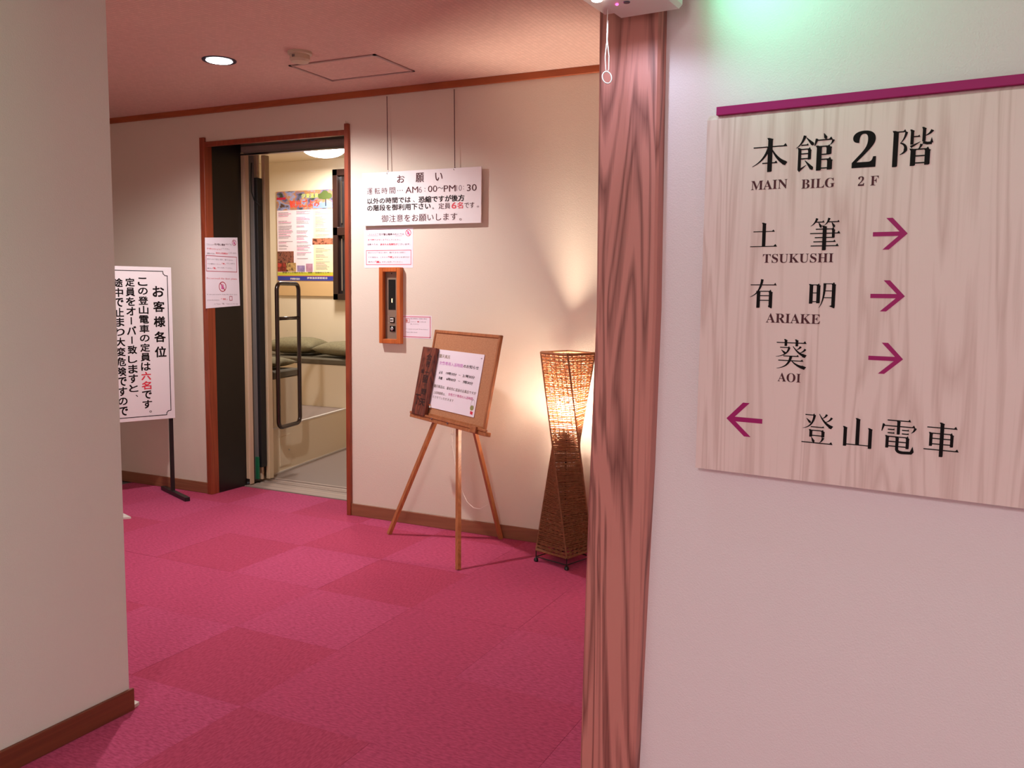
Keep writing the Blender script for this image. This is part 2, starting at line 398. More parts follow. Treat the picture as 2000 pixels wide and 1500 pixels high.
bobj('riser_molding', (-.06, 1.24, 0, .012, 0, .008), m_plastic, car, fr=RF)
bobj('step_edge', (-.06, 1.24, ZP-.008, ZP+.002, -.02, .004), m_plastic, car, fr=RF)
bm = B(); vs = [RF.P(-.03, ZP-.01, -.02), RF.P(1.24, ZP-.01, -.02), Vector((-6.9, 6.54, ZP-.01)), Vector((-6.9, 5.29, ZP-.01))]
lo = [bm.verts.new(v) for v in vs]; hi = [bm.verts.new(v+Vector((0, 0, .01))) for v in vs]; bm.faces.new(hi); bm.faces.new(lo[::-1])
for i in range(4): bm.faces.new([lo[i], lo[(i+1) % 4], hi[(i+1) % 4], hi[i]])
new_obj('raised_floor', bm, m_carfloor, car)
# near bench along the step
nb = bobj('bench_base', (-.04, .345, ZP, .752, -.45, -.002), m_carwall, car, fr=RF)
bobj('seat_pad', (-.04, .36, .752, .815, -.46, .004), m_vinyl, nb, fr=RF, bev=.012)
fb = bobj('bench_base', (-6.2, -3.6, 6.52, 6.98, .0, .765), m_carwall, car)
bobj('seat_pad', (-6.2, -4.875, 6.50, 6.99, .765, .825), m_vinyl, fb, bev=.014)
# peeling access cover low on the riser
bm = B(); a = [RF.at(*q) for q in ((545, 856), (566, 846), (567, 905), (547, 911))]; poly(bm, a, RF, 0, .006); cv = new_obj('access_cover', bm, m_carwall, car)
bm = B(); a0, b0 = RF.at(563, 878); lathe(bm, RF.P(a0, b0, .006), [(.006, 0), (.006, .008), (.004, .011)], 10, RF.n, RF.u); new_obj('knob', bm, m_plastic, cv)
# dome light
bm = B(); bmesh.ops.create_uvsphere(bm, u_segments=32, v_segments=12, radius=1)
dp = Fr((0, 0, 2.70), (1, 0, 0), (0, 1, 0), (0, 0, 1)); da, db = -4.80, 5.95
m_dome = mat('lit_dome_glass', (255, 250, 255), .3, emit=9)
DOMEP = dp.at(632, 296)
for v in bm.verts: v.co = Vector((DOMEP[0]+v.co.x*.19, DOMEP[1]+v.co.y*.19, 2.721+min(0, v.co.z)*.075))
new_obj('dome_light', bm, m_dome, car, smooth=True)
bpy.data.objects['car_dome_lamp'].location = (DOMEP[0], DOMEP[1], 2.635)
# dark framed window on the back wall
BF = Fr((0, 7.0, 0), (1, 0, 0), (0, 0, 1), (0, -1, 0))
wf = B(); wx0 = -5.375
for dims in ((wx0, wx0+.06, 1.36, 2.61, 0, .05), (wx0, wx0+.9, 2.55, 2.61, 0, .05), (wx0, wx0+.9, 1.36, 1.42, 0, .05), (wx0, wx0+.9, 1.98, 2.06, 0, .05), (wx0+.84, wx0+.9, 1.36, 2.61, 0, .05)):
    box(wf, *dims, fr=BF, bev=.004)
wfo = new_obj('window_frame', wf, m_tube, car)
m_pane = mat('dark_window_glass', (40, 34, 34), .08, spec=.8)
bobj('pane', (wx0+.06, wx0+.84, 1.42, 1.98, .002, .012), m_pane, wfo, fr=BF)
bobj('pane', (wx0+.06, wx0+.84, 2.06, 2.55, .002, .012), m_pane, wfo, fr=BF)
for z0, z1 in ((1.45, 1.95), (2.10, 2.50)): bobj('inner_trim', (wx0+.085, wx0+.098, z0, z1, .012, .026), m_chrome, wfo, fr=BF)
# grab rail: rounded loop with a cross bar
HF = Fr(RF.P(0, 0, .08), RF.u, RF.v, RF.n)
def rloop(a0, a1, b0, b1, r, n=5):
    p = []
    for cx, cy, s in ((a1-r, b1-r, 0), (a0+r, b1-r, 90), (a0+r, b0+r, 180), (a1-r, b0+r, 270)):
        for k in range(n+1):
            t = radians(s+90*k/n); p.append((cx+r*cos(t), cy+r*sin(t)))
    return p
bm = B(); tube(bm, [HF.P(a, b) for a, b in rloop(-.105, .225, 0.385, 1.50, .05)], .0165, 10, closed=True)
hr = new_obj('grab_rail', bm, m_tube, car, smooth=True)
bm = B(); tube(bm, [HF.P(-.105, 1.23), HF.P(.225, 1.23)], .014, 10); new_obj('cross_bar', bm, m_tube, hr, smooth=True)
settle(car)
# cushions
def cushion(name, label, c, ax, ay, w_, d_, h_, rot, tilt=0, group='square cushions on the cable car benches'):
    bm = B(); N = 14; top = []; bot = []
    for i in range(N+1):
        for j in range(N+1):
            u, v = i/N*2-1, j/N*2-1
            k = ((1-abs(u)**2.6)*(1-abs(v)**2.6))**.5
            pinch = 1-.06*(abs(u*v)**0)*(1-max(abs(u), abs(v))**4)*0
            ins = 1-.05*(1-abs(v)**2)*(abs(u)**3); ins2 = 1-.05*(1-abs(u)**2)*(abs(v)**3)
            x, y = u*w_/2*ins, v*d_/2*ins2
            hh = h_/2*k*(1-.22*math.exp(-((u*u+v*v)*9)))
            top.append(Vector((x, y, h_*.42+hh*1.1))); bot.append(Vector((x, y, h_*.42-hh*.84)))
    R = Matrix.Rotation(rot, 4, 'Z') @ Matrix.Rotation(tilt, 4, 'X')
    tv = [bm.verts.new(R @ p) for p in top]; bv = [bm.verts.new(R @ p) for p in bot]
    for i in range(N):
        for j in range(N):
            a, b_, c_, d = i*(N+1)+j, (i+1)*(N+1)+j, (i+1)*(N+1)+j+1, i*(N+1)+j+1
            bm.faces.new([tv[a], tv[b_], tv[c_], tv[d]]); bm.faces.new([bv[d], bv[c_], bv[b_], bv[a]])
    bmesh.ops.remove_doubles(bm, verts=bm.verts, dist=.0005)
    o = new_obj(name, bm, m_olive, smooth=True); o.location = c
    return tag(o, label, 'cushion', group)
cushion('cushion', 'olive green cushion on the near bench, directly behind the grab rail', (-4.94, 5.52, .823), 0, 0, .36, .34, .085, radians(8), 0)
cushion('cushion', 'olive green cushion on the far bench, the left one, partly behind the grab rail', (-5.66, 6.76, .834), 0, 0, .54, .46, .17, radians(12), 0)
cushion('cushion', 'olive green cushion on the far bench, rightmost, beside the doorway casing', (-5.05, 6.75, .832), 0, 0, .54, .46, .15, radians(-10), 0)
# pinboard + poster
pa, pb = BF.at(540.3, 375); pc, pd = BF.at(656.6, 579)
pa, pc, pd, pb = -6.10, -5.385, 1.393, 2.432
tag(bobj('pinboard', (pa, pc, pd, pb, 0, .012), mat('pale_ply', (214, 176, 124), .6), fr=BF, bev=.002), 'plain tan board on the cabin wall behind the tourist poster', 'board')
PF = Fr(BF.P(0, 0, .014), BF.u, BF.v, BF.n)
poster = thing('tourist_poster', 'colourful hot spring town event calendar poster on the cabin wall', 'poster', PF.P(-5.74, 1.56))
px0, px1, py0, py1 = -6.095, -5.40, 1.545, 2.428
bobj('sheet', (px0, px1, py0, py1, -.001, 0), mat('poster_paper', (240, 222, 226), .35), poster, fr=PF)
def q(u0, u1, v0, v1, off, m, name='print_block'):
    W_, H_ = px1-px0, py1-py0
    bm = B(); vs = [bm.verts.new(PF.P(px0+W_*a, py0+H_*b, off)) for a, b in ((u0, v0), (u1, v0), (u1, v1), (u0, v1))]; bm.faces.new(vs)
    return new_obj(name, bm, m, poster, recalc=False)
def photo(name, cs, scale=30, stretch=None):
    m = mat(name, cs[0], .4, c2=cs[-1], scale=scale, stretch=stretch, detail=5)
    r = [n for n in m.node_tree.nodes if n.type == 'VALTORGB'][0].color_ramp
    for k, c in enumerate(cs[1:-1]):
        e = r.elements.new(.35+.3*(k+1)/(len(cs)-1)); e.color = lin(c)
    return m
q(0, 1, .79, 1, .0005, photo('landscape_print', [(60, 70, 50), (120, 110, 150), (190, 130, 70), (150, 160, 200), (90, 60, 40)], 7, (1, 1, 1.6)), 'landscape_photo')
q(0, .17, .91, .935, .0007, mat('crimson_print', (190, 30, 60), .4))
q(.66, 1, .0+.80, .86, .0007, mat('lake_print', (130, 150, 190), .4))
# a tree on the landscape strip
bm = B()
for cx, cy, r in ((.86, .935, .07), (.80, .93, .05), (.93, .93, .055), (.87, .96, .05)):
    vs = [bm.verts.new(PF.P(px0+(px1-px0)*(cx+1.2*r*cos(t*pi/8)), py0+(py1-py0)*(cy+.62*r*sin(t*pi/8)), .0009+cx*.0002)) for t in range(16)]; bm.faces.new(vs)
new_obj('tree_print', bm, mat('tree_green_print', (86, 100, 50), .5), poster, recalc=False)
q(.875, .89, .82, .91, .0008, m_ink)
q(.66, 1, .10, .79, .0004, mat('cream_column_print', (244, 226, 178), .4))
q(0, .30, .20, .33, .0006, photo('festival_print', [(90, 40, 30), (150, 90, 70), (60, 30, 30)], 40))
q(0, .16, .10, .20, .0006, photo('lantern_print', [(190, 60, 50), (90, 30, 20), (150, 50, 40)], 18))
q(.16, .34, .10, .20, .0006, photo('night_print', [(50, 30, 20), (200, 160, 100), (60, 30, 20)], 18))
q(.36, .50, .10, .17, .0006, photo('harbour_print', [(130, 110, 150), (160, 140, 180)], 20))
q(.52, .64, .10, .19, .0006, photo('shrine_print', [(160, 110, 130), (190, 140, 160)], 20))
q(.64, 1, .40, .47, .0006, photo('food_print', [(110, 50, 40), (190, 120, 90), (80, 40, 30)], 30))
q(0, 1, .055, .095, .0006, mat('yellow_band_print', (196, 190, 60), .4))
q(0, 1, .0, .05, .0006, mat('blue_band_print', (50, 60, 150), .4))
q(0, 1, .05, .055, .0007, m_red)
bmk, bmp = B(), B(); rr = random.Random(3)
def bars(u0, u1, v1, v0, pinkp, step=.0135):
    v = v1
    while v > v0:
        if rr.random() < .82:
            b_ = bmp if rr.random() < pinkp else bmk; wd = rr.uniform(.45, 1)*(u1-u0); ux = u0
            while ux < u0+wd:
                gw = rr.uniform(.006, .02); vs = [b_.verts.new(PF.P(px0+(px1-px0)*a, py0+(py1-py0)*b, .0009)) for a, b in ((ux, v), (ux+gw, v), (ux+gw, v+.0065), (ux, v+.0065))]; b_.faces.new(vs); ux += gw+.004
        v -= step
bars(.03, .30, .76, .35, .4); bars(.36, .62, .77, .22, .45); bars(.70, .95, .76, .49, .25); bars(.70, .95, .38, .12, .15)
new_obj('small_print', bmk, m_greyink, poster, recalc=False)['kind'] = 'stuff'; new_obj('small_print', bmp, m_pink, poster, recalc=False)['kind'] = 'stuff'
lettering('lettering', PF, [('伊東温泉', 589, 383.5, 622, 381, 9, .02)], mat('yellow_green_print', (206, 214, 110), .4), poster, .0016)
lettering('lettering', PF, [('観光ごよみ', 566, 400, 624, 395, 14, .03)], mat('orange_red_print', (236, 80, 60), .4), poster, .0016)
lettering('lettering', PF, [('伊東観光協会', 567, 545, 586, 544, 4, .02), ('伊東温泉旅館組合', 600, 544, 640, 542, 4, .02)], m_white, poster, .0016)
lettering('lettering', PF, [('伊東でしか味わえない、感動・体験をどうぞ！', 552, 534, 645, 531, 3.4)], m_ink, poster, .0016, res=1)
settle(poster)

# ---------------------------------------------------------------- ceiling fittings
dl = thing('ceiling_downlight', 'round recessed ceiling downlight glowing white, left of the smoke detector', 'ceiling light', (DOWN[0], DOWN[1], CEIL))
bm = B(); lathe(bm, (DOWN[0], DOWN[1], CEIL), [(.062, 0), (.066, -.004), (.088, -.005), (.09, 0), (.06, .0), (.06, -.002)], 40)
new_obj('trim_ring', bm, mat('blue_black_ring', (30, 30, 52), .3), dl)
bm = B(); lathe(bm, (DOWN[0], DOWN[1], CEIL-.0045), [(.069, 0), (.066, -.002), (.03, -.003)], 40)
new_obj('lamp_face', bm, mat('lit_lamp_face', (255, 252, 255), .3, emit=14), dl)
settle(dl)
bpy.data.objects['downlight_lamp'].location.z = CEIL-.02
CF = Fr((0, 0, CEIL), (1, 0, 0), (0, 1, 0), (0, 0, 1))
sx, sy = -3.06, 3.70
sm = thing('smoke_detector', 'small round beige smoke detector on the ceiling beside the access hatch', 'smoke detector', (sx, sy, CEIL))
bm = B(); lathe(bm, (sx, sy, CEIL), [(.062, 0), (.062, -.012), (.055, -.016)], 32); new_obj('base', bm, m_beigep, sm, smooth=False)
bm = B(); lathe(bm, (sx, sy, CEIL-.016), [(.050, 0), (.052, -.022), (.044, -.034), (.02, -.038)], 32); hd = new_obj('sensor_head', bm, m_beigep, sm)
bm = B(); box(bm, sx-.008, sx+.008, sy-.0535, sy-.05, CEIL-.034, CEIL-.022); new_obj('vent', bm, m_grey, hd)
settle(sm)
hc = thing('ceiling_hatch', 'square access hatch outlined by a thin metal frame in the ceiling', 'ceiling hatch', (-3.0, 4.07, CEIL))
h0, h1, g0, g1 = -3.29, -2.72, 3.882, 4.262
bobj('hatch_panel', (h0+.02, h1-.02, g0+.02, g1-.02, CEIL-.003, CEIL), m_ceil, hc)
for dd in ((h0, h1, g0, g0+.016), (h0, h1, g1-.016, g1), (h0, h0+.016, g0, g1), (h1-.016, h1, g0, g1)):
    bobj('frame_bar', dd+(CEIL-.006, CEIL), mat('hatch_aluminium', (170, 140, 136), .4, metal=.3), hc)
settle(hc)

# ---------------------------------------------------------------- hanging sign
WFm = Fr((0, D, 0), (1, 0, 0), (0, 0, 1), (0, -1, 0))
hs0 = Fr(WFm.P(0, 0, .020), WFm.u, WFm.v, WFm.n)
a0, b1 = hs0.at(707, 337.5, .008); a1, _ = hs0.at(940.5, 326, .008); b0 = (hs0.at(709, 441, .008)[1]+hs0.at(940, 436, .008)[1])/2
b1 = (b1+hs0.at(940.5, 326, .008)[1])/2
hs = thing('hanging_sign', 'wide white notice board with black Japanese text hung on two wires beside the doorway', 'sign', hs0.P((a0+a1)/2, b0))
bobj('board', (a0, a1, b0, b1, 0, .008), m_white, hs, fr=hs0, bev=.001)
HSF = Fr(hs0.P(0, 0, .008), hs0.u, hs0.v, hs0.n)
def cr8(x, y): return 700+x/6.819, 320+y/6.818
def row(s, x0, y0, x1, y1, h, bd=0.): p = cr8(x0, y0); r = cr8(x1, y1); return (s, p[0], p[1], r[0], r[1], h/6.818, bd)
lettering('lettering', HSF, [row('お', 517, 205, 615, 198, 100, .01), row('願', 765, 185, 872, 180, 125, .01), row('い', 1025, 172, 1120, 168, 105, .01),
    row('運', 115, 367, 188, 364, 85), row('転', 215, 363, 290, 360, 85), row('時', 312, 360, 388, 357, 85), row('間', 415, 357, 492, 353, 85), row('…', 520, 357, 592, 352, 14, .0),
    row('AM', 628, 348, 795, 343, 82), row('00', 928, 335, 1050, 330, 84), row('～', 1058, 322, 1130, 320, 24), row('PM', 1138, 330, 1295, 324, 84), row('30', 1445, 318, 1575, 314, 88),
    row('御注意をお願いします', 308, 722, 1318, 708, 100), row('。', 1345, 738, 1375, 737, 28),
    row('定員', 1068, 565, 1225, 555, 80), row('です', 1412, 555, 1545, 545, 76), row('。', 1580, 570, 1605, 570, 22)], m_ink2, hs, .0012)
lettering('lettering', HSF, [row('6', 800, 345, 848, 343, 78), row(':', 880, 345, 892, 344, 50), row('10', 1305, 323, 1378, 320, 76), row(':', 1396, 318, 1406, 317, 50)], m_greyink, hs, .0008)
lettering('lettering', HSF, [row('以外の時間では', 120, 495, 695, 480, 78, .022), row('、', 728, 500, 752, 500, 22, .02), row('恐縮ですが後方', 805, 470, 1410, 458, 84, .022),
    row('の階段を御利用下さい', 120, 585, 960, 567, 82, .022), row('。', 985, 592, 1005, 592, 22, .02)], m_ink, hs, .0012)
lettering('lettering', HSF, [row('6', 1243, 555, 1305, 553, 82, .02), row('名', 1318, 553, 1392, 550, 84, .02)], m_red, hs, .0008)
for xp, yt, yb in ((755, 181, 336), (887, 167, 327)):
    a, zb = hs0.at(xp+(3.5 if xp < 800 else 2), yb); at_ = WFm.at(xp, yt)[0]
    bm = B(); tube(bm, [hs0.P(a, b1-.012, .004), hs0.P(a, b1+.01, .004), WFm.P(a-.01, CEIL-.05, .019)], .0022, 6); new_obj('hanging_wire', bm, m_ink2, hs)
    bm = B(); tube(bm, [hs0.P(a+.006*cos(t*pi/6), b1-.002+.012*sin(t*pi/6), .004+.006*sin(t*pi/3)) for t in range(12)], .0018, 5, closed=True); new_obj('hook', bm, m_chrome, hs)
settle(hs)

# ---------------------------------------------------------------- notices
def notice(name, label, fr, dims, cat='notice', curl=0):
    o = thing(name, label, cat, fr.P((dims[0]+dims[1])/2, dims[2]))
    bobj('sheet', (*dims, 0, .0012), m_paper, o, fr=fr); return o
def ring(bm, fr, a, b, r0, r1, off, sy=1, n=20):
    vi = [bm.verts.new(fr.P(a+r0*cos(2*pi*k/n), b+sy*r0*sin(2*pi*k/n), off)) for k in range(n)]
    vo = [bm.verts.new(fr.P(a+r1*cos(2*pi*k/n), b+sy*r1*sin(2*pi*k/n), off)) for k in range(n)]
    for k in range(n): bm.faces.new([vi[k], vo[k], vo[(k+1) % n], vi[(k+1) % n]])
def frame_rect(bm, fr, a0, a1, b0, b1, t, off):
    for x0, x1, y0, y1 in ((a0, a1, b0, b0+t), (a0, a1, b1-t, b1), (a0, a0+t, b0, b1), (a1-t, a1, b0, b1)):
        vs = [bm.verts.new(fr.P(x, y, off)) for x, y in ((x0, y0), (x1, y0), (x1, y1), (x0, y1))]; bm.faces.new(vs)
def strike(bm, fr, a, b, r, off, ang=-50, t=.12):
    d = Vector((cos(radians(ang)), sin(radians(ang)))); p = Vector((-d.y, d.x))*t*r
    vs = [bm.verts.new(fr.P(a+d.x*s*r+p.x*k, b+d.y*s*r+p.y*k, off)) for s, k in ((-1, -1), (1, -1), (1, 1), (-1, 1))]; bm.faces.new(vs)
def handmark(bm, fr, a, b, s, off):
    """tiny open hand: palm and four fingers and thumb"""
    for x0, y0, x1, y1 in ((-.35, -.5, .3, .05), (-.35, .05, -.22, .45), (-.16, .05, -.04, .6), (.02, .05, .14, .55), (.18, .05, .3, .4), (.3, -.3, .5, -.15)):
        vs = [bm.verts.new(fr.P(a+x*s, b+y*s, off)) for x, y in ((x0, y0), (x1, y0), (x1, y1), (x0, y1))]; bm.faces.new(vs)
N1 = Fr(WFm.P(0, 0, .0), WFm.u, WFm.v, WFm.n); N1f = Fr(WFm.P(0, 0, .0012), WFm.u, WFm.v, WFm.n)
a0, b1 = N1.at(711.5, 446); a1, _ = N1.at(807, 446); b0 = N1.at(760, 523)[1]
b1 = N1.at(760, 445)[1]
n1 = notice('door_notice', 'white laminated notice with a red bordered box, above the call button panel', N1, (a0, a1, b0, b1))
def c7(x, y): return 700+x/6.25, 440+y/6.25
def row7(s, x0, y0, x1, y1, h, bd=0.): p = c7(x0, y0); r = c7(x1, y1); return (s, p[0], p[1], r[0], r[1], h/6.25, bd)
W1, W2, W3 = 'こちらのドア及び登山電車の内ドアは、', '手で開けないようにしてください。', '故障のため、挟まれる危険性がございます。'
lettering('lettering', N1f, [row7('こちらのドア', 110, 112, 246, 112, 24), row7('及び登山電車の', 252, 112, 440, 110, 26, .015), row7('内ドアは、', 444, 110, 565, 108, 24),
    row7('してください。', 378, 180, 520, 178, 22), row7('自動のため、', 112, 234, 250, 234, 22), row7('ございます。', 480, 232, 635, 232, 22)], m_ink2, n1, res=1)
lettering('lettering', N1f, [row7('手で押さえないように', 115, 176, 372, 178, 22, .01), row7('挟まれる危険性が', 268, 234, 478, 232, 24, .02),
    row7('「呼」', 366, 390, 428, 390, 24, .03), row7('「開」', 206, 448, 270, 448, 26, .03)], m_red, n1, res=1)
lettering('lettering', N1f, [row7('閉まりかけて危ない時や、開けたままの状態に', 120, 335, 575, 333, 20), row7('する場合は、こちらの', 120, 392, 358, 390, 20), row7('ボタンを押すか', 440, 390, 620, 390, 20),
    row7('車内の', 120, 448, 200, 448, 20), row7('ボタンを押してください。', 288, 448, 545, 448, 20)], m_greyink, n1, res=1)
bm = B(); x0, y0 = N1f.at(*c7(96, 484)); x1, y1 = N1f.at(*c7(645, 300)); frame_rect(bm, N1f, x0, x1, y0, y1, .003, .0006)
cx, cy = N1f.at(*c7(609, 92)); ring(bm, N1f, cx, cy, .017, .0205, .0006); strike(bm, N1f, cx, cy, .018, .0006)
for xa, xb in ((115, 243), (448, 535)):
    p0 = N1f.at(*c7(xa, 132)); p1 = N1f.at(*c7(xb, 130)); vs = [bm.verts.new(N1f.P(a, b, .0006)) for a, b in ((p0[0], p0[1]), (p1[0], p0[1]), (p1[0], p0[1]+.0015), (p0[0], p0[1]+.0015))]; bm.faces.new(vs)
new_obj('red_marks', bm, m_red, n1, recalc=False)['kind'] = 'stuff'
bm = B(); handmark(bm, N1f, cx, cy, .018, .0009); new_obj('hand_mark', bm, m_pink, n1, recalc=False)['kind'] = 'stuff'
settle(n1)
# small framed card
a0, b1 = N1.at(785, 616); a1 = N1.at(843, 620)[0]; b0 = N1.at(812, 661)[1]; b1 = N1.at(812, 616)[1]
n2 = notice('instruction_card', 'small white card with a pink border beside the lower part of the call button panel', N1, (a0, a1, b0, b1), 'card')
bm = B(); frame_rect(bm, N1f, a0+.006, a1-.006, b0+.006, b1-.006, .0055, .0006); new_obj('pink_border', bm, mat('pink_border_print', (214, 130, 150), .5), n2, recalc=False)['kind'] = 'stuff'
lettering('lettering', N1f, [row7('登山電車をご利用の際は', 636, 1143, 838, 1140, 17), row7('こちらの「呼」ボタンを', 636, 1180, 825, 1178, 17), row7('押してください', 636, 1208, 740, 1208, 15),
    row7('To request car push "Down button"', 578, 1272, 852, 1268, 16), row7('Please ride down', 578, 1305, 720, 1304, 14)], m_greyink, n2, res=1)
lettering('lettering', N1f, [row7('呼', 722, 1179, 742, 1179, 16, .03)], m_red, n2, .0009, res=1)
bm = B(); cx, cy = N1f.at(*c7(600, 1162)); frame_rect(bm, N1f, cx-.013, cx+.015, cy-.014, cy+.014, .003, .0007)
handmark(bm, N1f, cx-.004, cy, .016, .0007); new_obj('pictogram', bm, mat('orange_brown_print', (196, 110, 100), .5), n2, recalc=False)['kind'] = 'stuff'
settle(n2)
# tall sheet on the doorway's left side
LF = Fr((OX0+.014, 0, 0), (0, 1, 0), (0, 0, 1), (1, 0, 0))
A_ = LF.at(400, 464); B_ = LF.at(463.5, 464); C_ = LF.at(468.6, 597); D_ = LF.at(402, 602.5)
n3 = thing('door_notice', 'tall white notice with a crossed out hand sign, on the left side of the doorway', 'notice', (OX0, 4.7, 1.33))
L3 = Fr(LF.P(0, 0, 0), LF.u, LF.v, LF.n)
bm = B(); poly(bm, [D_, C_, B_, A_], Fr((OX0+.034, 0, 0), LF.u, LF.v, LF.n), 0, .0012) if False else poly(bm, [D_, C_, B_, A_], LF, 0, .0012)
new_obj('sheet', bm, m_paper, n3)
L3 = Fr(LF.P(0, 0, .0012), LF.u, LF.v, LF.n)
def c6(x, y): return 390+x/8.333, 440+y/8.333
def row6(s, x0, y0, x1, y1, h, bd=0.): p = c6(x0, y0); r = c6(x1, y1); return (s, p[0], p[1], r[0], r[1], h/8.333, bd)
lettering('lettering', L3, [row6('こちらのドア', 110, 318, 235, 316, 28), row6('及び登山電車', 240, 316, 410, 313, 32, .015), row6('の内ドアは、', 412, 313, 525, 311, 28),
    row6('してください。', 350, 388, 490, 382, 26), row6('自動のため、', 118, 462, 250, 458, 28), row6('ございます。', 470, 455, 605, 452, 28)], m_ink2, n3, res=1)
lettering('lettering', L3, [row6('手で押さえないように', 115, 388, 345, 385, 28, .01), row6('挟まれる危険性が', 262, 460, 460, 455, 30, .02), row6('「呼」', 360, 628, 415, 626, 28, .03), row6('「開」', 215, 700, 265, 698, 30, .03),
    row6('Do not touch this door, please.', 115, 880, 612, 862, 36, .005), row6('「開」', 350, 1205, 450, 1200, 28)], m_red, n3, res=1)
lettering('lettering', L3, [row6('閉まりかけて危ない時や、開けたままの', 122, 563, 540, 556, 26), row6('する場合はこちらの', 125, 632, 350, 628, 24), row6('ボタンを押すか', 435, 626, 575, 622, 24), row6('車内の', 125, 702, 210, 700, 24), row6('ボタンを押してください。', 285, 698, 530, 692, 24),
    row6('In case you need to keep this door open,', 120, 1145, 612, 1110, 24), row6('press the button', 125, 1226, 320, 1212, 22), row6('or "Open 「開」" button in the cage', 235, 1295, 625, 1262, 28)], m_greyink, n3, res=1)
bm = B(); x0, y0 = L3.at(*c6(105, 748)); x1, y1 = L3.at(*c6(603, 515)); frame_rect(bm, L3, x0, x1, y0, y1, .004, .0006)
cx, cy = L3.at(*c6(372, 1000)); ring(bm, L3, cx, cy, .030, .036, .0006); strike(bm, L3, cx, cy, .032, .0006)
cx2, cy2 = L3.at(*c6(560, 285)); ring(bm, L3, cx2, cy2, .017, .021, .0006); strike(bm, L3, cx2, cy2, .018, .0006)
cx3, cy3 = L3.at(*c6(507, 1190)); frame_rect(bm, L3, cx3-.014, cx3+.014, cy3-.016, cy3+.016, .004, .0006)
new_obj('red_marks', bm, mat('crimson_ink', (176, 44, 72), .5), n3, recalc=False)['kind'] = 'stuff'
bm = B(); handmark(bm, L3, cx, cy, .034, .0009); handmark(bm, L3, cx2, cy2, .02, .0009); new_obj('hand_mark', bm, m_pink, n3, recalc=False)['kind'] = 'stuff'
settle(n3)

# ---------------------------------------------------------------- call button panel
a0, b1 = WFm.at(740.5, 522, .03); a1 = WFm.at(782.5, 600, .03)[0]; b0 = (WFm.at(742, 669, .03)[1]+WFm.at(782.5, 673, .03)[1])/2; b1 = WFm.at(761, 522, .03)[1]
cp = thing('call_panel', 'tall narrow call button panel recessed in an orange wood frame beside the doorway', 'call panel', WFm.P((a0+a1)/2, b0))
t_ = .028
m_cf = wood('panel_frame_wood', (168, 80, 30), (194, 104, 48), 'Z', 6, .4)
for nm, dd in (('frame_side', (a0, a0+t_, b0, b1)), ('frame_side', (a1-t_, a1, b0, b1)), ('frame_rail', (a0+t_, a1-t_, b1-t_, b1)), ('frame_rail', (a0+t_, a1-t_, b0, b0+t_))):
    bobj(nm, (*dd, .0, .035), m_cf, cp, fr=WFm, bev=.002)
fp = bobj('face_plate', (a0+t_, a1-t_, b0+t_, b1-t_, 0, .004), mat('satin_plate', (150, 128, 112), .4, metal=.4), cp, fr=WFm)
FP = Fr(WFm.P(0, 0, .004), WFm.u, WFm.v, WFm.n)
sx0, sy1 = FP.at(759, 546); sx1, sy0 = FP.at(772.5, 605); dsp = bobj('display', (sx0, sx1, sy0, sy1, 0, .002), mat('black_display', (14, 12, 12), .15), cp, fr=FP)
cx, cy = FP.at(766, 587); bobj('lit_digit', (cx-.002, cx+.002, cy-.012, cy+.012, .002, .0026), mat('lit_digit', (255, 214, 150), .4, emit=5), dsp, fr=FP)
cx, cy = FP.at(766.5, 625); bt = bobj('call_button', (cx-.017, cx+.017, cy-.017, cy+.017, 0, .006), m_ink, cp, fr=FP, bev=.002)
bobj('button_cap', (cx-.012, cx+.012, cy-.012, cy+.012, .006, .009), m_plastic, bt, fr=FP, bev=.001)
lettering('lettering', FP, [('呼', 764.3, 625.2, 768.7, 625.4, 4.5, .02)], m_ink, bt, .0098)
cx, cy2 = FP.at(767, 642); ks = bobj('key_switch', (cx-.019, cx+.019, cy2-.017, cy2+.017, 0, .004), m_ink, cp, fr=FP)
bm = B(); lathe(bm, FP.P(cx, cy2, .004), [(.012, 0), (.012, .006), (.009, .008)], 20, FP.n, FP.u); new_obj('key_cylinder', bm, m_chrome, ks)
for qx, qy in ((759.5, 617.5), (772.5, 617.3), (760, 631.5), (772.8, 631.7), (765, 534)):
    x_, y_ = FP.at(qx, qy); bm = B(); lathe(bm, FP.P(x_, y_, 0), [(.0035, 0), (.003, .002)], 10, FP.n, FP.u); new_obj('screw', bm, m_chrome if qy > 600 else m_ink, cp)
settle(cp)

# ---------------------------------------------------------------- big wall sign on the right
ms = thing('direction_sign', 'large pale wood direction sign with black characters and magenta arrows on the right wall', 'sign', SF.P(-.4, 1.03))
s0 = -.772+.005; zt = SF.at(1378, 232)[1]; zt = (SF.at(1378, 233)[1]+SF.at(2000, 177)[1])/2; zb = (SF.at(1363, 915)[1]+SF.at(2000, 992)[1])/2
zc = zt+.013
SR = .12
bm = B()
pts = [(zb, -.022), (zb, 0), (zt, 0), (zc, -.013), (zc, -.022)]
A0 = [bm.verts.new(SF.P(s0, z, c)) for z, c in pts]; A1 = [bm.verts.new(SF.P(SR, z, c)) for z, c in pts]
bm.faces.new(A0); bm.faces.new(A1[::-1])
for i in range(5): bm.faces.new([A0[i], A0[(i+1) % 5], A1[(i+1) % 5], A1[i]])
new_obj('board', bm, m_sign, ms)
bobj('mounting_batten', (s0+.04, SR-.04, zb+.03, zc-.06, -.035, -.022), m_sign, ms, fr=SF)
bl = SF.at(1399, 214, .004)
bar0 = (SF.at(1399, 221.5, .004)[1]+SF.at(2000, 168, .004)[1])/2; bar1 = (SF.at(1399, 206, .004)[1]+SF.at(2000, 147, .004)[1])/2
bobj('magenta_bar', (bl[0], SR, bar0, bar1, -.035, .004), m_magenta, ms, fr=SF, bev=.0008)
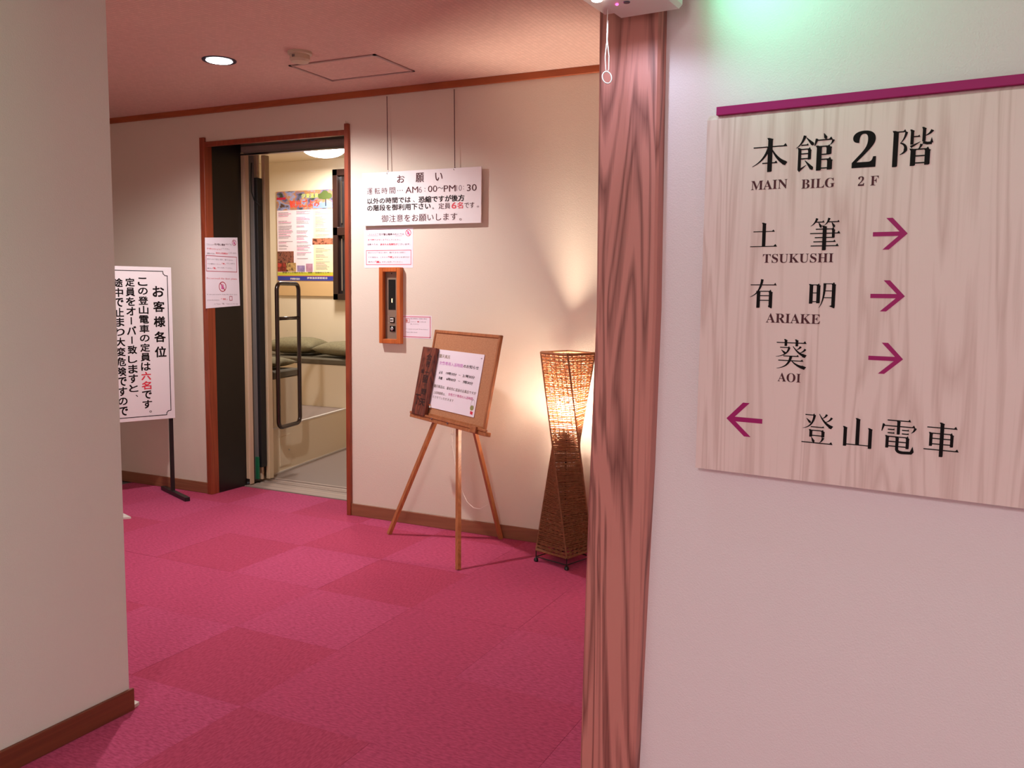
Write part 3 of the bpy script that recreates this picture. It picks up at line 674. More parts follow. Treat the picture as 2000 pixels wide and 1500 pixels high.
# brush-serif characters drawn stroke by stroke, box 100 x 100, y down
def bez(p0, p1, p2, n=8): return [((1-t)**2*p0[0]+2*t*(1-t)*p1[0]+t*t*p2[0], (1-t)**2*p0[1]+2*t*(1-t)*p1[1]+t*t*p2[1]) for t in [i/n for i in range(n+1)]]
def ribbon(path, w0, w1):
    L, Rr = [], []; n = len(path)
    for i, (x, y) in enumerate(path):
        x0, y0 = path[max(i-1, 0)]; x1, y1 = path[min(i+1, n-1)]; dx, dy = x1-x0, y1-y0; l = math.hypot(dx, dy) or 1
        t = i/(n-1); w_ = (w0+(w1-w0)*t)/2; L.append((x-dy/l*w_, y+dx/l*w_)); Rr.append((x+dy/l*w_, y-dx/l*w_))
    return L+Rr[::-1]
TH, TV = 3.2, 12.5
def H(x0, x1, y, u=1):
    k = 9*u; return [[(x0, y-TH/2), (x1-k*1.1, y-TH/2), (x1-k*.55, y-TH/2-k*.62), (x1, y+TH/2), (x0, y+TH/2)]]
def V(x, y0, y1, w=TV): h = w/2; return [[(x-h*1.5, y0-1), (x-h*.5, y0-1), (x+h*1.25, y0+3), (x+h, y0+6), (x+h, y1-1.5), (x+h*.5, y1), (x-h, y1), (x-h, y0+5)]]
def SWL(x0, y0, x1, y1, w=9.5, b=.25): return [ribbon(bez((x0, y0), (x0+(x1-x0)*b, y0+(y1-y0)*(1-b*1.2)), (x1, y1)), w, 1.2)]
def SWR(x0, y0, x1, y1, w=12):
    p = bez((x0, y0), (x0+(x1-x0)*.35, y0+(y1-y0)*.7), (x1-6, y1-3)); r = ribbon(p, 2, w); return [r, [(x1-13, y1-11), (x1, y1-6), (x1-6, y1+3), (x1-14, y1)]]
def DOT(x0, y0, x1, y1, w=9): return [ribbon([(x0, y0), ((x0+x1)/2, (y0+y1)/2), (x1, y1)], 1.5, w), [(x1-w*.4, y1-2), (x1+w*.35, y1-w*.3), (x1+w*.3, y1+w*.3), (x1-w*.1, y1+w*.45)]]
def HK(x, y, s=9): return [[(x+TV/2, y-2), (x+TV/2-2, y+3), (x-s, y-5), (x-TV/2, y-8)]]
def UP(x0, y0, x1, y1, w=7): return [ribbon([(x0, y0), (x1, y1)], w, 1)]
def HT(x0, y, y2): return [[(x0-2, y-4), (x0+3, y-3), (x0+5, y), (x0-3, y2), (x0-5, y2-2)]]
HATSU = SWL(40, 6, 6, 50, 8, .1)+H(12, 42, 7, .7)+DOT(16, 18, 27, 30, 8)+SWR(54, 2, 96, 44, 10)+SWL(76, 2, 62, 16, 7)+SWL(91, 11, 72, 27, 7)
KANJI = {
 '本': H(5, 95, 27)+V(50, 3, 97)+SWL(47, 29, 3, 80, 9)+SWR(52, 29, 97, 78)+H(30, 71, 72, .8),
 '館': SWL(24, 2, 2, 34, 8)+DOT(27, 7, 44, 26, 9)+H(15, 34, 27, .5)+V(12, 34, 92, 8)+H(12, 40, 38, .6)+V(37, 38, 66, 8)+H(12, 38, 50, .1)+H(12, 38, 63, .1)+UP(10, 95, 30, 80)+DOT(26, 68, 44, 90, 10)
      +DOT(71, 0, 76, 12, 9)+H(52, 94, 17)+HT(53, 16, 32)+SWL(95, 18, 87, 31, 7)+V(61, 32, 97)+H(61, 88, 34, .5)+V(85, 34, 56)+H(61, 86, 55, .1)+H(61, 92, 68, .7)+V(88, 68, 96)+H(61, 88, 91, .1),
 '階': V(9, 6, 99)+H(9, 34, 9, .8)+SWL(34, 10, 20, 38, 7)+[ribbon(bez((20, 38), (36, 42), (33, 58)), 3, 9)]+SWL(34, 56, 20, 68, 8)
      +V(48, 6, 44, 8)+H(48, 67, 24, .5)+UP(45, 50, 68, 38)+V(76, 2, 38, 8)+[ribbon([(74, 40), (84, 43), (95, 43)], 7, 7), [(90, 44), (94, 28), (98, 42)]]+SWL(95, 10, 77, 24, 8)
      +SWL(71, 44, 62, 58, 7)+V(52, 55, 99)+H(52, 90, 57, .7)+V(86, 57, 98)+H(52, 86, 74, .1)+H(52, 86, 92, .1),
 '土': H(12, 88, 36)+V(50, 3, 92)+H(2, 98, 93, 1.3),
 '筆': SWL(23, 0, 3, 24, 8)+H(18, 47, 12, .7)+DOT(28, 13, 36, 26, 9)+SWL(62, 0, 47, 22, 8)+H(58, 95, 12, .7)+DOT(70, 13, 78, 26, 9)
      +H(20, 80, 34, .8)+V(77, 34, 62, 9)+H(2, 99, 47)+H(18, 78, 60, .5)+H(14, 86, 73, .8)+H(6, 96, 86)+V(49, 24, 100),
 '有': H(3, 97, 20)+SWL(45, 1, 2, 62, 10, .15)+V(33, 42, 99)+H(33, 80, 42, .8)+V(77, 42, 97)+HK(77, 98)+H(33, 77, 57, .1)+H(33, 77, 73, .1),
 '明': V(11, 12, 84)+H(11, 40, 14, .7)+V(36, 14, 82)+H(11, 36, 44, .1)+H(11, 36, 76, .1)+[ribbon(bez((57, 8), (58, 70), (40, 99)), 10, 1.5)]+H(55, 92, 10, .8)+V(88, 10, 95)+HK(88, 97, 14)+H(56, 88, 36, .1)+H(56, 88, 61, .1),
 '葵': H(5, 95, 13)+V(33, 2, 24, 8)+V(66, 2, 24, 8)+SWL(44, 28, 4, 60, 7, .1)+H(16, 46, 29, .6)+DOT(20, 37, 32, 48, 8)+SWR(55, 24, 97, 58, 9)+SWL(78, 24, 64, 36, 7)+SWL(92, 32, 74, 46, 7)
      +H(27, 74, 57, .7)+H(12, 88, 72, .8)+SWL(50, 57, 8, 99, 9, .1)+SWR(52, 72, 97, 97, 11),
 '登': HATSU+H(30, 70, 44, .6)+V(31, 53, 76, 9)+H(31, 69, 55, .5)+V(67, 55, 75, 9)+H(31, 67, 71, .1)+DOT(33, 76, 40, 90, 9)+SWL(68, 76, 58, 92, 8)+H(4, 97, 94),
 '山': V(50, 2, 90, 12)+V(11, 32, 97, 11)+V(89, 32, 99, 11)+H(11, 89, 90, .1),
 '電': H(18, 84, 7, .8)+H(6, 97, 23, .9)+HT(7, 21, 40)+SWL(97, 24, 86, 39, 8)+V(50, 7, 46, 9)+H(20, 40, 33, .4)+H(20, 40, 43, .4)+H(60, 80, 33, .4)+H(60, 80, 43, .4)
      +V(20, 51, 86, 9)+H(20, 80, 53, .6)+V(77, 53, 85, 9)+H(20, 77, 67, .1)+H(20, 77, 80, .1)+V(48, 53, 90, 9)+[ribbon(bez((48, 88), (50, 98), (72, 96))+[(90, 95)], 9, 8), [(84, 94), (92, 76), (96, 92), (90, 99)]],
 '車': H(8, 92, 15)+V(50, 0, 100, 11)+V(20, 30, 70, 9)+H(20, 80, 32, .6)+V(78, 32, 69, 9)+H(20, 78, 47, .1)+H(20, 78, 63, .1)+H(1, 99, 80),
}
from mathutils.geometry import tessellate_polygon
def kanji(bm, ch, fr, a0, b0, a1, b1, off):
    k = 0
    for pg in KANJI[ch]:
        pp = [Vector((x/100, 1-y/100, 0)) for x, y in pg]; o_ = off+k*.00003; k += 1
        vs = [bm.verts.new(fr.P(a0+(a1-a0)*v.x, b0+(b1-b0)*v.y, o_)) for v in pp]
        for t in tessellate_polygon([pp]):
            try: bm.faces.new([vs[i] for i in t])
            except ValueError: pass
def face_out(bm, n):
    bm.normal_update()
    for f in bm.faces:
        if f.normal.dot(n) < 0: f.normal_flip()
for ch, x0, x1, y0, y1 in (('本', 1468, 1541, 268, 338), ('館', 1553, 1631, 262, 336), ('階', 1742, 1824, 249, 325), ('土', 1465, 1520, 434, 485), ('筆', 1581, 1642, 426, 489),
        ('有', 1464, 1518, 545, 602), ('明', 1578, 1635, 549, 602), ('葵', 1513, 1578, 662, 721), ('登', 1564, 1630, 807, 869), ('山', 1644, 1707, 816, 875), ('電', 1719.5, 1789.5, 817, 886), ('車', 1804, 1875, 826, 893)):
    ym = (y0+y1)/2; bm = B(); kanji(bm, ch, SF, *span(SF, x0, ym, x1, ym, y1-y0), .0006)
    face_out(bm, SF.n); new_obj('character', bm, m_ink, ms, recalc=False)
def mb(s):       # bold serif capitals and digits
    o = ''
    for c in s:
        if c.isalpha(): o += chr(0x1D400+ord(c)-65)
        elif c.isdigit(): o += chr(0x1D7CE+int(c))
        else: o += c
    return o
lettering('lettering', SF, [(mb('2'), 1665, 291.5, 1712, 291, 72)], m_ink, ms, .0006, res=6)
lettering('lettering', SF, [(mb('MAIN'), 1467, 362, 1538, 359.5, 18.5), (mb('BILG'), 1565.5, 359, 1630.5, 357, 18.5), (mb('2'), 1676, 354, 1688, 353.5, 18.5), (mb('F'), 1700, 353, 1716, 352.5, 18.5),
    (mb('TSUKUSHI'), 1490, 505, 1628, 503.5, 18), (mb('ARIAKE'), 1496, 622, 1602, 622, 18.5), (mb('AOI'), 1519, 737, 1564, 738, 17.5)], m_ink2, ms, .0006, bold=-.008)
ARW = [(0, .435), (.60, .435), (.365, 0), (.545, 0), (1, .505), (.49, 1), (.30, 1), (.60, .57), (0, .57)]
ARW = [(0, .437), (.765, .437), (.365, 0), (.55, 0), (1, .505), (.485, 1), (.30, 1), (.74, .575), (0, .575)]
for x0, x1, yl, yr, h, fl_ in ((1705, 1773, 457, 456, 62, 0), (1700, 1767.5, 578, 578, 61, 0), (1696, 1764, 698, 702, 61, 0), (1419, 1489, 817, 822, 66, 1)):
    a0, b0, a1, b1 = span(SF, x0, yl, x1, yr, h); pp = [Vector(((1-x) if fl_ else x, 1-y, 0)) for x, y in ARW]
    bm = B(); vs = [bm.verts.new(SF.P(a0+(a1-a0)*v.x, b0+(b1-b0)*v.y, .0007)) for v in pp]
    for t in tessellate_polygon([pp]): bm.faces.new([vs[i] for i in t])
    face_out(bm, SF.n); new_obj('arrow', bm, m_magenta, ms, recalc=False)
settle(ms)

# ---------------------------------------------------------------- corner post
po = B(); PW = .002
prof = [(-0.02, None)]
lpx = [(1168, 10), (1168, 30), (1166, 240), (1162, 600), (1150, 900), (1141.5, 1120), (1130, 1500)]; rpx = [(1291, 10), (1290, 35), (1286, 240), (1280, 600), (1268, 900), (1256, 1120), (1237, 1500)]
rows_ = []
for (lx, ly), (rx, ry) in zip(lpx, rpx):
    a0, z = SF.at(lx, (ly+ry)/2, PW); a1, _ = SF.at(rx, (ly+ry)/2, PW); rows_.append((z, a0, a1))
rows_ = [(CEIL, rows_[0][1], rows_[0][2])]+rows_+[(0, rows_[-1][1]-.004, rows_[-1][2]-.004)]
rows_.sort(reverse=True); vv = []
for z, a0, a1 in rows_:
    vv.append([po.verts.new(SF.P(a, z, c)) for a, c in ((a0, PW-.17), (a0, PW-.010), (a0+.010, PW), (a1-.006, PW), (a1, PW-.006), (a1, PW-.17))])
for r0, r1 in zip(vv, vv[1:]):
    for k in range(6): po.faces.new([r0[k], r0[(k+1) % 6], r1[(k+1) % 6], r1[k]])
po.faces.new(vv[0]); po.faces.new(vv[-1][::-1])
post = new_obj('corner_post', po, m_pillar); tag(post, 'reddish brown grained wood post at the end of the right wall, floor to ceiling', 'post')

# ---------------------------------------------------------------- exit light over the post
FZ = 2.098
ZF = Fr((0, 0, FZ), (1, 0, 0), (0, 1, 0), (0, 0, 1))
def zp(x, y): a, b = ZF.at(x, y); return Vector((a, b, FZ))
c_near = zp(1210, 38); c_right = zp(1335, 18); c_left = zp(1120, 0)
ux = (c_right-c_near).normalized(); uy = Vector((ux.y, -ux.x, 0))
EF = Fr(c_near, ux, (0, 0, 1), uy)       # out = towards the camera side
LW = (c_right-c_near).length
ef = thing('exit_light', 'white emergency exit lamp box with a green face and pull cord, over the corner post', 'exit light', c_near)
bobj('housing', (0, LW, 0, .19, 0, .30), m_plastic, ef, fr=EF, bev=.008)
bobj('base_tray', (-.035, 0, .012, .18, .01, .30), m_plastic, ef, fr=EF, bev=.003)
m_exit = mat('green_lit_face', (40, 235, 150), .3, emit=7)
bobj('green_face', (LW, LW+.003, .035, .17, .02, .28), m_exit, ef, fr=EF)
m_lamp = mat('white_lamp_lens', (255, 250, 252), .3, emit=16)
def below(px, py): a = zp(px, py)-c_near; return a.dot(ux), a.dot(uy)
bm = B(); a, c = below(1166, -3); lathe(bm, EF.P(a, -.001, c), [(.013, 0), (.011, -.004), (.005, -.006)], 20); new_obj('lamp_lens', bm, m_lamp, ef)
bm = B(); a, c = below(1205, 8); lathe(bm, EF.P(a, 0, c), [(.0035, 0), (.003, -.002), (.001, -.003)], 12); new_obj('indicator', bm, mat('magenta_led', (255, 60, 170), .3, emit=6), ef)
bm = B(); a, c = below(1224, 4); lathe(bm, EF.P(a, 0, c), [(.008, 0), (.007, -.002)], 16); new_obj('sensor_window', bm, mat('dark_lens', (70, 66, 84), .2), ef)
a, c = below(1187, 20); top = EF.P(a, 0, c)
ext = 2.0
def cordpt(px, py):
    d = FWD+RGT*((px-1000)/FPX)+UPV*((750-py)/FPX); t = (top-CAM).dot(FWD); return CAM+d*(t/d.dot(FWD))
bm = B(); tube(bm, [top+Vector((0, 0, .01)), cordpt(1186, 40), cordpt(1185.5, 78), cordpt(1182, 110), cordpt(1183, 136), cordpt(1185.5, 141)], .0011, 6)
tube(bm, [cordpt(1187.5, 40), cordpt(1186, 78), cordpt(1189.5, 110), cordpt(1189, 136), cordpt(1185.5, 141)], .0011, 6); new_obj('pull_cord', bm, m_string, ef, smooth=True)
bm = B(); tube(bm, [cordpt(1185.5+9*cos(t*pi/12)+1.2*sin(t*pi/12), 151.5+11.5*sin(t*pi/12)) for t in range(24)], .0015, 8, closed=True); new_obj('pull_ring', bm, m_plastic, ef, smooth=True)
settle(ef)
a, c = below(1166, -3)
light('exit_white_lamp', 'SPOT', EF.P(a, -.012, c), 2.8, (.66, .80, 1), .012, spot=165, blend=.4)
bobj('green_face', (.02, LW-.02, .03, .17, .30, .303), m_exit, ef, fr=EF)  # unseen front face, added as a source of green for the left wall
ef.children[-1].matrix_parent_inverse = Matrix.Translation(-ef.location)
gf = light('added_green_front_lamp', 'AREA', EF.P(LW/2, .10, .32), 8.0, (.15, 1, .60), .13)  # added area lamp at that unseen face, tints the left wall green
gf.rotation_euler = (-uy).to_track_quat('Z', 'Y').to_euler()
gl = EF.P(LW+.03, .09, .15)
light('exit_green_lamp', 'AREA', gl, 1.5, (.30, 1, .76), .13, rot=(0, radians(90), -AL))
bpy.data.objects['exit_green_lamp'].rotation_euler = Vector(ux).to_track_quat('Z', 'Y').to_euler()
bpy.data.objects['exit_green_lamp'].rotation_euler = (-ux).to_track_quat('Z', 'Y').to_euler()

# ---------------------------------------------------------------- upright notice stand on the left
nS = Vector((.923, -.385, 0)); pS = Vector((-4.905, 4.513, 0))*.982
LS = Fr(pS, (.385, .923, 0), (0, 0, 1), nS)
bz0 = LS.at(340, 816)[1]; bz1 = LS.at(333.4, 522.5)[1]
WB = .66
ns = thing('notice_stand', 'white standing notice board with vertical Japanese text on black T feet', 'sign stand', LS.P(-WB/2, 0))
bobj('board', (-WB, 0, bz0, bz1, 0, .012), m_white, ns, fr=LS, bev=.001)
LF2 = Fr(LS.P(0, 0, .012), LS.u, LS.v, LS.n)
for x_ in (-.022, -WB+.022):
    bobj('post', (x_-.012, x_+.012, .02, bz1-.1, -.022, -.002), m_blackm, ns, fr=LS)
    bobj('foot', (x_-.018, x_+.018, 0, .028, -.20, .26), m_blackm, ns, fr=LS, bev=.002)
bm = B(); e = .028; c_ = .03; t_ = .005
outl = [(-WB+e+c_, bz1-e), (-e-c_, bz1-e), (-e-c_*.9, bz1-e-c_*.6), (-e-c_*.5, bz1-e-c_*.95), (-e, bz1-e-c_), (-e, bz0+e+c_), (-e-c_*.6, bz0+e+c_*.9), (-e-c_*.95, bz0+e+c_*.5), (-e-c_, bz0+e), (-WB+e+c_, bz0+e), (-WB+e, bz0+e+c_), (-WB+e, bz1-e-c_)]
for i, p in enumerate(outl):
    r = outl[(i+1) % len(outl)]; d = Vector((r[0]-p[0], r[1]-p[1])); d.normalize(); n_ = Vector((-d.y, d.x))*t_/2; p0 = Vector(p)-d*t_/2; p1 = Vector(r)+d*t_/2
    vs = [bm.verts.new(LF2.P(k.x, k.y, .0006+i*.00002)) for k in (p0-n_, p1-n_, p1+n_, p0+n_)]; bm.faces.new(vs)
new_obj('border_line', bm, m_ink, ns, recalc=False)['kind'] = 'stuff'
def c2(x, y): return 200+x/2.885, 500+y/2.885
def column(chars, x0, y0, x1, y1, wpx, bold=.03, hfac=.9):
    out = []; n = len(chars)
    for i, ch in enumerate(chars):
        t = i/(n-1); cx_, cy_ = c2(x0+(x1-x0)*t, y0+(y1-y0)*t); pitch = abs(y1-y0)/(n-1)/2.885
        w_ = wpx/2.885; h_ = pitch*hfac; s = ch
        if ch == 'ー': vs = 'ー'
        if ch in '、。': cx_ += w_*.32; cy_ -= h_*.25; w_ *= .25; h_ *= .25
        if ch == 'ー': out.append(('丨', cx_-w_*.05, cy_, cx_+w_*.05, cy_, h_*.8, bold)); continue
        out.append((s, cx_-w_/2, cy_, cx_+w_/2, cy_, h_*(.8 if ch in 'のしとり' else .95), bold))
    return out
R_ = column('お客様各位', 315, 200, 328, 540, 62, .03, .72)
c1 = column('この登山電車の定員は六名です。', 226, 145, 255, 888, 52, .03, .88)
lettering('lettering', LF2, R_+c1[:10]+c1[12:]+column('定員をオーバー致しますと、', 155, 148, 178, 800, 50)+column('途中で止まり大変危険ですので', 88, 150, 118, 875, 50)+column('絶対に定員をお守り下さい。', 20, 150, 50, 870, 48), m_ink, ns, .0006)
lettering('lettering', LF2, c1[10:12], m_red, ns, .0006)
settle(ns)

# ---------------------------------------------------------------- easel with board
Lf, Cf, Rf = Vector((-2.92, 4.294, 0)), Vector((-2.216, 3.897, 0)), Vector((-2.285, 4.525, 0))
Ap = Vector((-2.451, 4.303, 1.045))
eh = Vector((.869, -.494, 0)); nh = Vector((-.494, -.869, 0)); th = radians(11.3)
eu = Vector((-nh.x*sin(th), -nh.y*sin(th), cos(th))); en = eh.cross(eu)
mid = (Lf.lerp(Ap, .665)+Cf.lerp(Ap, .665))/2
EFm = Fr(mid+en*.018, eh, eu, en)
es = thing('easel', 'brown wooden tripod easel with a kraft coloured board, beside the wicker lamp', 'easel', ((Lf+Cf+Rf)/3))
for ft, tt in ((Lf, .99), (Cf, .99), (Rf, .97)):
    bm = B(); up = (Ap-ft); rod(bm, ft, ft+up*tt, .026, .020, eh); new_obj('leg', bm, m_easel, es)
l0, lz = EFm.at(800, 812, .03); l1, _ = EFm.at(948, 850, .03)
lt = (EFm.at(802, 805, .03)[1]+EFm.at(946, 836, .03)[1])/2; lb = (EFm.at(802, 816, .03)[1]+EFm.at(946, 850, .03)[1])/2
led = B(); box(led, l0, l1, lb, lt-.012, -.004, .03, fr=EFm, bev=.002); box(led, l0, l1, lt-.012, lt, .022, .034, fr=EFm, bev=.001)
lg = new_obj('ledge', led, m_easel, es)
for px_, py_ in ((844, 818.5), (875, 827)):
    a, b = EFm.at(px_, py_, .03); bm = B(); lathe(bm, EFm.P(a, b, .034), [(.006, 0), (.005, .003), (.001, .004)], 12, EFm.n, EFm.u); new_obj('screw', bm, m_chrome, lg)
bl_, bt_ = EFm.at(850, 643.5, .012); br_, bt2 = EFm.at(978, 655, .012); bt_ = (bt_+bt2)/2; b_b = lt-.012
br_ = (EFm.at(978, 655, .012)[0]+EFm.at(947, 836, .012)[0])/2
br2 = Fr(EFm.P(0, 0, -.002), EFm.u, EFm.v, EFm.n)
bd = bobj('board', (bl_+.008, br_-.008, b_b, bt_-.008, .0, .008), m_cork, es, fr=EFm)
fw = .017
for nm, dd in (('frame_bar', (bl_, br_, bt_-fw, bt_)), ('frame_bar', (bl_, br_, b_b, b_b+fw*1.4)), ('frame_bar', (bl_, bl_+fw, b_b, bt_)), ('frame_bar', (br_-fw, br_, b_b, bt_))):
    bobj(nm, (*dd, -.004, .014), m_easel, es, fr=EFm, bev=.002)
bobj('ledge_bracket', (EFm.at(930, 845)[0], EFm.at(941, 848)[0], lb+.004, lt+.004, .03, .045), m_easel, es, fr=EFm, bev=.002)
bm = B()
def ept(px, py, off): a, b = EFm.at(px, py, off); return EFm.P(a, b, off)
tube(bm, [ept(884, 836, -.01), ept(884, 850, -.01), ept(883, 870, -.01), ept(886, 885, -.01), ept(889, 905, -.02), ept(893, 930, -.03), ept(903, 960, -.03), ept(912, 980, -.03), ept(925, 992, -.03), ept(938, 994, -.03), ept(952, 986, -.03)], .0016, 6)
tube(bm, [ept(886, 838, -.008), ept(887, 856, -.008), ept(883, 866, -.008), ept(881, 874, -.008)], .0014, 6); tube(bm, [ept(881, 848, -.006), ept(890, 848, -.006)], .0014, 6)
new_obj('string', bm, m_string, es, smooth=True)
settle(es)
# poster on the easel board
EP = Fr(EFm.P(0, 0, .009), EFm.u, EFm.v, EFm.n)
def c1_(x, y): return 790+x/6.82, 640+y/6.82
q4 = [EP.at(*c1_(*p)) for p in ((332, 1062), (940, 1196), (1060, 362), (450, 285))]
ea0 = (q4[0][0]+q4[3][0])/2; ea1 = (q4[1][0]+q4[2][0])/2; eb0 = (q4[0][1]+q4[1][1])/2; eb1 = (q4[2][1]+q4[3][1])/2
ep = thing('bath_notice', 'white bathing hours notice with handwritten style text pinned on the easel board', 'notice', EP.P((ea0+ea1)/2, eb0))
bobj('sheet', (ea0, ea1, eb0, eb1, 0, .003), m_paper, ep, fr=EP)
EQ = Fr(EP.P(0, 0, .003), EP.u, EP.v, EP.n)
def rowe(s, x0, y0, x1, y1, h, bd=0.): p = c1_(x0, y0); r = c1_(x1, y1); return (s, p[0], p[1], r[0], r[1], h/6.82, bd)
lettering('lettering', EQ, [rowe('露天風呂', 468, 375, 608, 395, 46, .005)], mat('olive_ink', (140, 120, 90), .5), ep, res=2)
lettering('lettering', EQ, [rowe('女性専用入浴時間', 468, 468, 778, 508, 50, .0)], mat('violet_ink', (196, 96, 190), .5), ep, res=2)
lettering('lettering', EQ, [rowe('のお知らせ', 788, 508, 990, 542, 46, .015), rowe('よる', 463, 592, 508, 598, 36, .02), rowe('19時30分', 555, 605, 695, 626, 40, .02), rowe('〜', 722, 630, 748, 636, 10, .02), rowe('21時30分', 778, 640, 937, 664, 42, .02),
    rowe('早朝', 456, 668, 504, 676, 40, .02), rowe('6時00分', 560, 682, 685, 702, 40, .02), rowe('〜', 715, 710, 742, 716, 10, .02), rowe('7時30分', 778, 722, 912, 745, 42, .02)], m_ink, ep, res=2)
lettering('lettering', EQ, [rowe('露天風呂は、基本的に混浴のお風呂ですが', 395, 775, 955, 875, 42, .004), rowe('上記時間帯は、', 388, 858, 545, 888, 38), rowe('とさせていただきます', 378, 918, 655, 972, 34)], mat('dark_olive_ink', (100, 84, 70), .5), ep, res=2)
lettering('lettering', EQ, [rowe('女性だけ専用の入浴時間', 585, 890, 912, 945, 40, .004)], m_pink, ep, res=2)
# little tub drawing in the corner
bm = B(); cx, cy = EQ.at(*c1_(898, 1070)); 
def disc(bm, a, b, ra, rb, off, n=16):
    bm.faces.new([bm.verts.new(EQ.P(a+ra*cos(2*pi*k/n), b+rb*sin(2*pi*k/n), off)) for k in range(n)])
disc(bm, cx, cy, .019, .014, .0007); new_obj('drawing_bowl', bm, mat('bowl_green_print', (150, 150, 90), .5), ep, recalc=False)
bm = B(); ring(bm, EQ, cx+.002, cy+.022, .017, .0185, .0008, 1.3); new_obj('drawing_outline', bm, m_greyink, ep, recalc=False)
bm = B(); a, b = EQ.at(*c1_(890, 1136)); vs = [bm.verts.new(EQ.P(a+x, b+y, .0008)) for x, y in ((-.011, -.007), (.013, -.009), (.015, .007), (-.013, .009))]; bm.faces.new(vs); new_obj('drawing_base', bm, m_red, ep, recalc=False)
for px_, py_ in ((466, 328), (1032, 412)):
    a, b = EQ.at(*c1_(px_, py_)); bm = B(); lathe(bm, EQ.P(a, b, 0), [(.0035, 0), (.003, .004), (.001, .006)], 10, EQ.n, EQ.u); new_obj('pin', bm, m_chrome, ep)
a, b = EQ.at(*c1_(338, 1040))
cl = bobj('clip', (a-.002, a+.018, b-.012, b+.006, 0, .006), m_plastic, ep, fr=EQ, bev=.002)
bobj('clip_spring', (a-.004, a+.016, b+.002, b+.008, .003, .009), mat('orange_clip', (226, 120, 60), .4), cl, fr=EQ, bev=.001)
settle(ep)
# wooden name plaque standing on the ledge
PL = Fr(EFm.P(0, 0, .014), EFm.u, EFm.v, EFm.n)
pq = [PL.at(*c1_(*p), .025) for p in ((98, 1128), (290, 1172), (448, 272), (240, 252))]
pa0 = (pq[0][0]+pq[3][0])/2; pa1 = (PL.at(*c1_(268, 1165), .025)[0]+PL.at(*c1_(410, 270), .025)[0])/2; pb1 = (pq[2][1]+pq[3][1])/2
pl = thing('wooden_plaque', 'dark weathered wooden plaque with brush lettering, standing on the left of the easel ledge', 'plaque', PL.P((pa0+pa1)/2, lt-.012))
bobj('plank', (pa0, pa1, lt-.0115, pb1, .0, .026), m_plaque, pl, fr=PL, bev=.003)
PQ = Fr(PL.P(0, 0, .026), PL.u, PL.v, PL.n)
def c22(x, y): return 800+x/10, 670+y/10
def rw(s, x, y, w_, h, bd=.03): p = c22(x-w_/2, y); r = c22(x+w_/2, y+w_*.12); return (s, p[0], p[1], r[0], r[1], h/10, bd)
lettering('lettering', PQ, [rw('全', 388, 265, 100, 120), rw('市', 365, 410, 70, 130), rw('一', 340, 565, 75, 14), rw('望', 312, 690, 100, 150), rw('の', 298, 815, 50, 50, 0), rw('野', 275, 945, 100, 110), rw('天', 245, 1150, 110, 140),
    rw('如', 258, 545, 62, 80), rw('下', 155, 1090, 100, 200, .02)], mat('brush_ink', (40, 16, 16), .5), pl, .0008)
lettering('lettering', PQ, [rw('月', 270, 330, 55, 90, 0), rw('が', 262, 430, 60, 60, 0), rw('山', 225, 680, 70, 80, 0), rw('の', 190, 830, 70, 80, 0)], mat('faded_brush_ink', (96, 44, 30), .5), pl, .0008)
settle(pl)

# ---------------------------------------------------------------- wicker floor lamp
LC = Vector((-1.785, 4.30, 0)); RL = .143
lpz0, lpz1 = .065, 1.135
ang0 = math.atan2(-.926, .377)
def corner(k, t):
    a_top = ang0+radians(90*k); a_bot = a_top+radians(96)
    p = Vector((LC.x+RL*cos(a_top), LC.y+RL*sin(a_top), 0)); q_ = Vector((LC.x+RL*1.06*cos(a_bot), LC.y+RL*1.06*sin(a_bot), 0))
    v = q_.lerp(p, t); v.z = lpz0+(lpz1-lpz0)*t; return v
def spt(side, s, t): return corner(side, t).lerp(corner((side+1) % 4, t), s)
lamp = thing('floor_lamp', 'tall twisted wicker floor lamp glowing from inside, against the back wall beside the post', 'floor lamp', LC)
NR = 110; NS = 12; bm = B()
for i in range(NR):
    t = (i+.5)/NR; rad = .0046 if t < .42 else (.0040 if t < .52 else .0039)
    pts = []
    jit = random.uniform(-.0016, .0016)
    for sd in range(4):
        c0 = corner(sd, t); c1v = corner((sd+1) % 4, t); out = Vector(((c0.x+c1v.x)/2-LC.x, (c0.y+c1v.y)/2-LC.y, 0)).normalized()
        for k in range(NS):
            s = k/NS; p = c0.lerp(c1v, s); sg_ = (1 if (k+i) % 2 else -1)*.0034*(0 if k == 0 else 1)
            pts.append(p+out*sg_+Vector((0, 0, jit+random.uniform(-.0012, .0012))))
    tube(bm, pts, rad, 5, closed=True)
wv = new_obj('wicker_weave', bm, m_rattan, lamp, smooth=True); wv['kind'] = 'stuff'
bm = B()
for sd in range(4):
    for k in range(1, 6): tube(bm, [spt(sd, k/6, 0), spt(sd, k/6, 1)], .0026, 5)
rb = new_obj('weave_stakes', bm, m_rattan, lamp); rb['kind'] = 'stuff'
for k in range(4):
    bm = B(); tube(bm, [corner(k, 0), corner(k, 1)], .0052, 6); new_obj('corner_rod', bm, m_rattan, lamp)
for t, nm in ((1, 'top_rim'), (0, 'bottom_rim')):
    bm = B(); 
    for k in range(4): tube(bm, [corner(k, t), corner((k+1) % 4, t)], .0075, 8)
    new_obj(nm, bm, m_rattan, lamp)
for k in range(4):
    c = corner(k, 0); bm = B(); tube(bm, [c, Vector((c.x, c.y, .02))], .003, 6); lathe(bm, (c.x, c.y, 0), [(.010, 0), (.013, .006), (.010, .018), (.003, .022)], 12); new_obj('foot', bm, m_blackm, lamp)
bm = B()
for k in range(4): a = corner(k, 0); b = corner((k+1) % 4, 0); tube(bm, [Vector((a.x, a.y, .026)), Vector((b.x, b.y, .026))], .0028, 6)
new_obj('base_wire', bm, m_blackm, lamp)
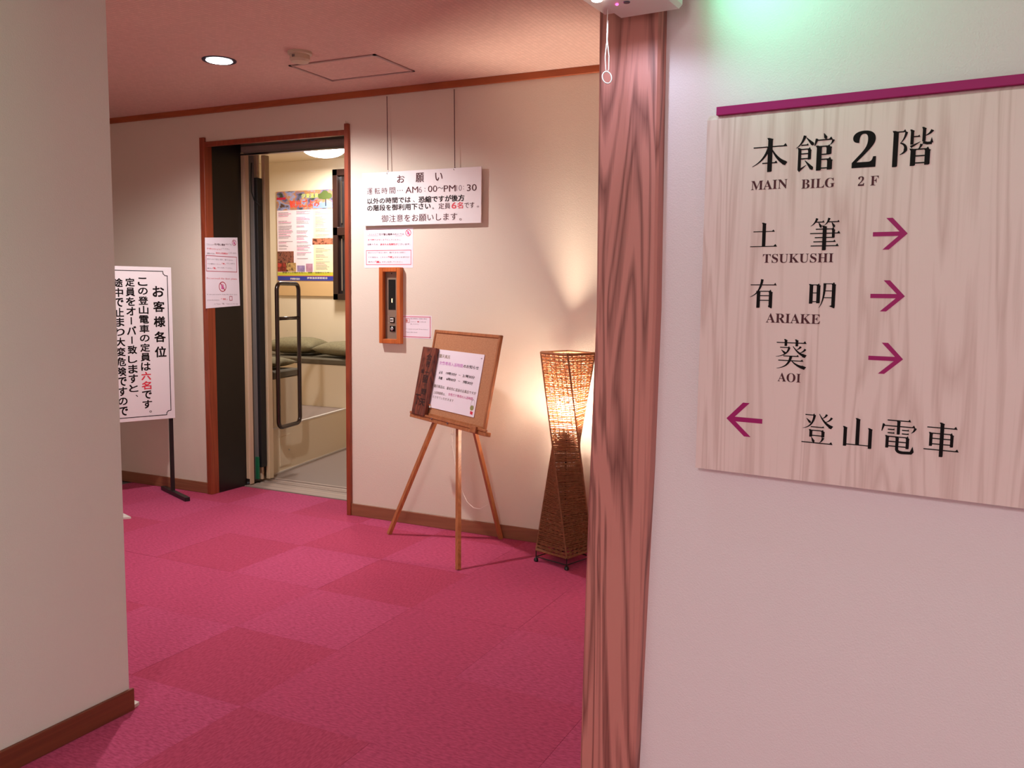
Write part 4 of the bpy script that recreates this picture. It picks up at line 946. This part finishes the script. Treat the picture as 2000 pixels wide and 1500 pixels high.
bm = B()
a = corner(0, 0); b = corner(2, 0); tube(bm, [Vector((a.x, a.y, lpz0)), Vector((b.x, b.y, lpz0))], .004, 6); a = corner(1, 0); b = corner(3, 0); tube(bm, [Vector((a.x, a.y, lpz0+.001)), Vector((b.x, b.y, lpz0+.001))], .004, 6)
tube(bm, [(LC.x, LC.y, lpz0), (LC.x, LC.y, .74)], .006, 8); new_obj('inner_pole', bm, m_blackm, lamp)
bm = B(); lathe(bm, (LC.x, LC.y, .74), [(.02, -.012), (.062, -.008), (.062, 0), (.018, 0), (.020, .05), (.016, .06)], 16); new_obj('shielded_socket', bm, m_plastic, lamp)  # holder plate widened to stop bulb light falling straight to the floor
bm = B(); bmesh.ops.create_uvsphere(bm, u_segments=16, v_segments=10, radius=.06)
for v in bm.verts: v.co = v.co*(1 if v.co.z > -.01 else .92)+Vector((LC.x, LC.y, .845))
new_obj('bulb', bm, mat('lit_bulb', (255, 236, 212), .3, emit=640), lamp, smooth=True)
settle(lamp)
# ---------------------------------------------------------------- small bits on the floor
def wedge(name, label, pts, m):
    bm = B(); v0 = [bm.verts.new((x, y, 0)) for x, y in pts]; v1 = [bm.verts.new((x, y, .012)) for x, y in pts]
    bm.faces.new(v1); bm.faces.new(v0[::-1]); n = len(pts)
    for i in range(n): bm.faces.new([v0[i], v0[(i+1) % n], v1[(i+1) % n], v1[i]])
    return tag(new_obj(name, bm, m), label, 'tray')
def fpt(px, py, z=.012): a, b = Fr((0, 0, z), (1, 0, 0), (0, 1, 0), (0, 0, 1)).at(px, py); return a, b
a, b, c = fpt(258, 1366), fpt(272, 1370.5), fpt(259, 1379)
wedge('floor_tray', 'white plastic tray corner showing past the end of the left wall baseboard', [c, b, a, (a[0]-.12, a[1]+.02), (a[0]-.12, c[1]+.008)], m_plastic)
a, b, c = fpt(238, 1001), fpt(256, 1009.5), fpt(238, 1011)
wedge('floor_tray', 'white plastic tray edge behind the left wall, on the carpet before the notice stand', [c, b, a, (a[0]-.2, a[1]-.02), (c[0]-.2, c[1]-.05)], m_plastic)
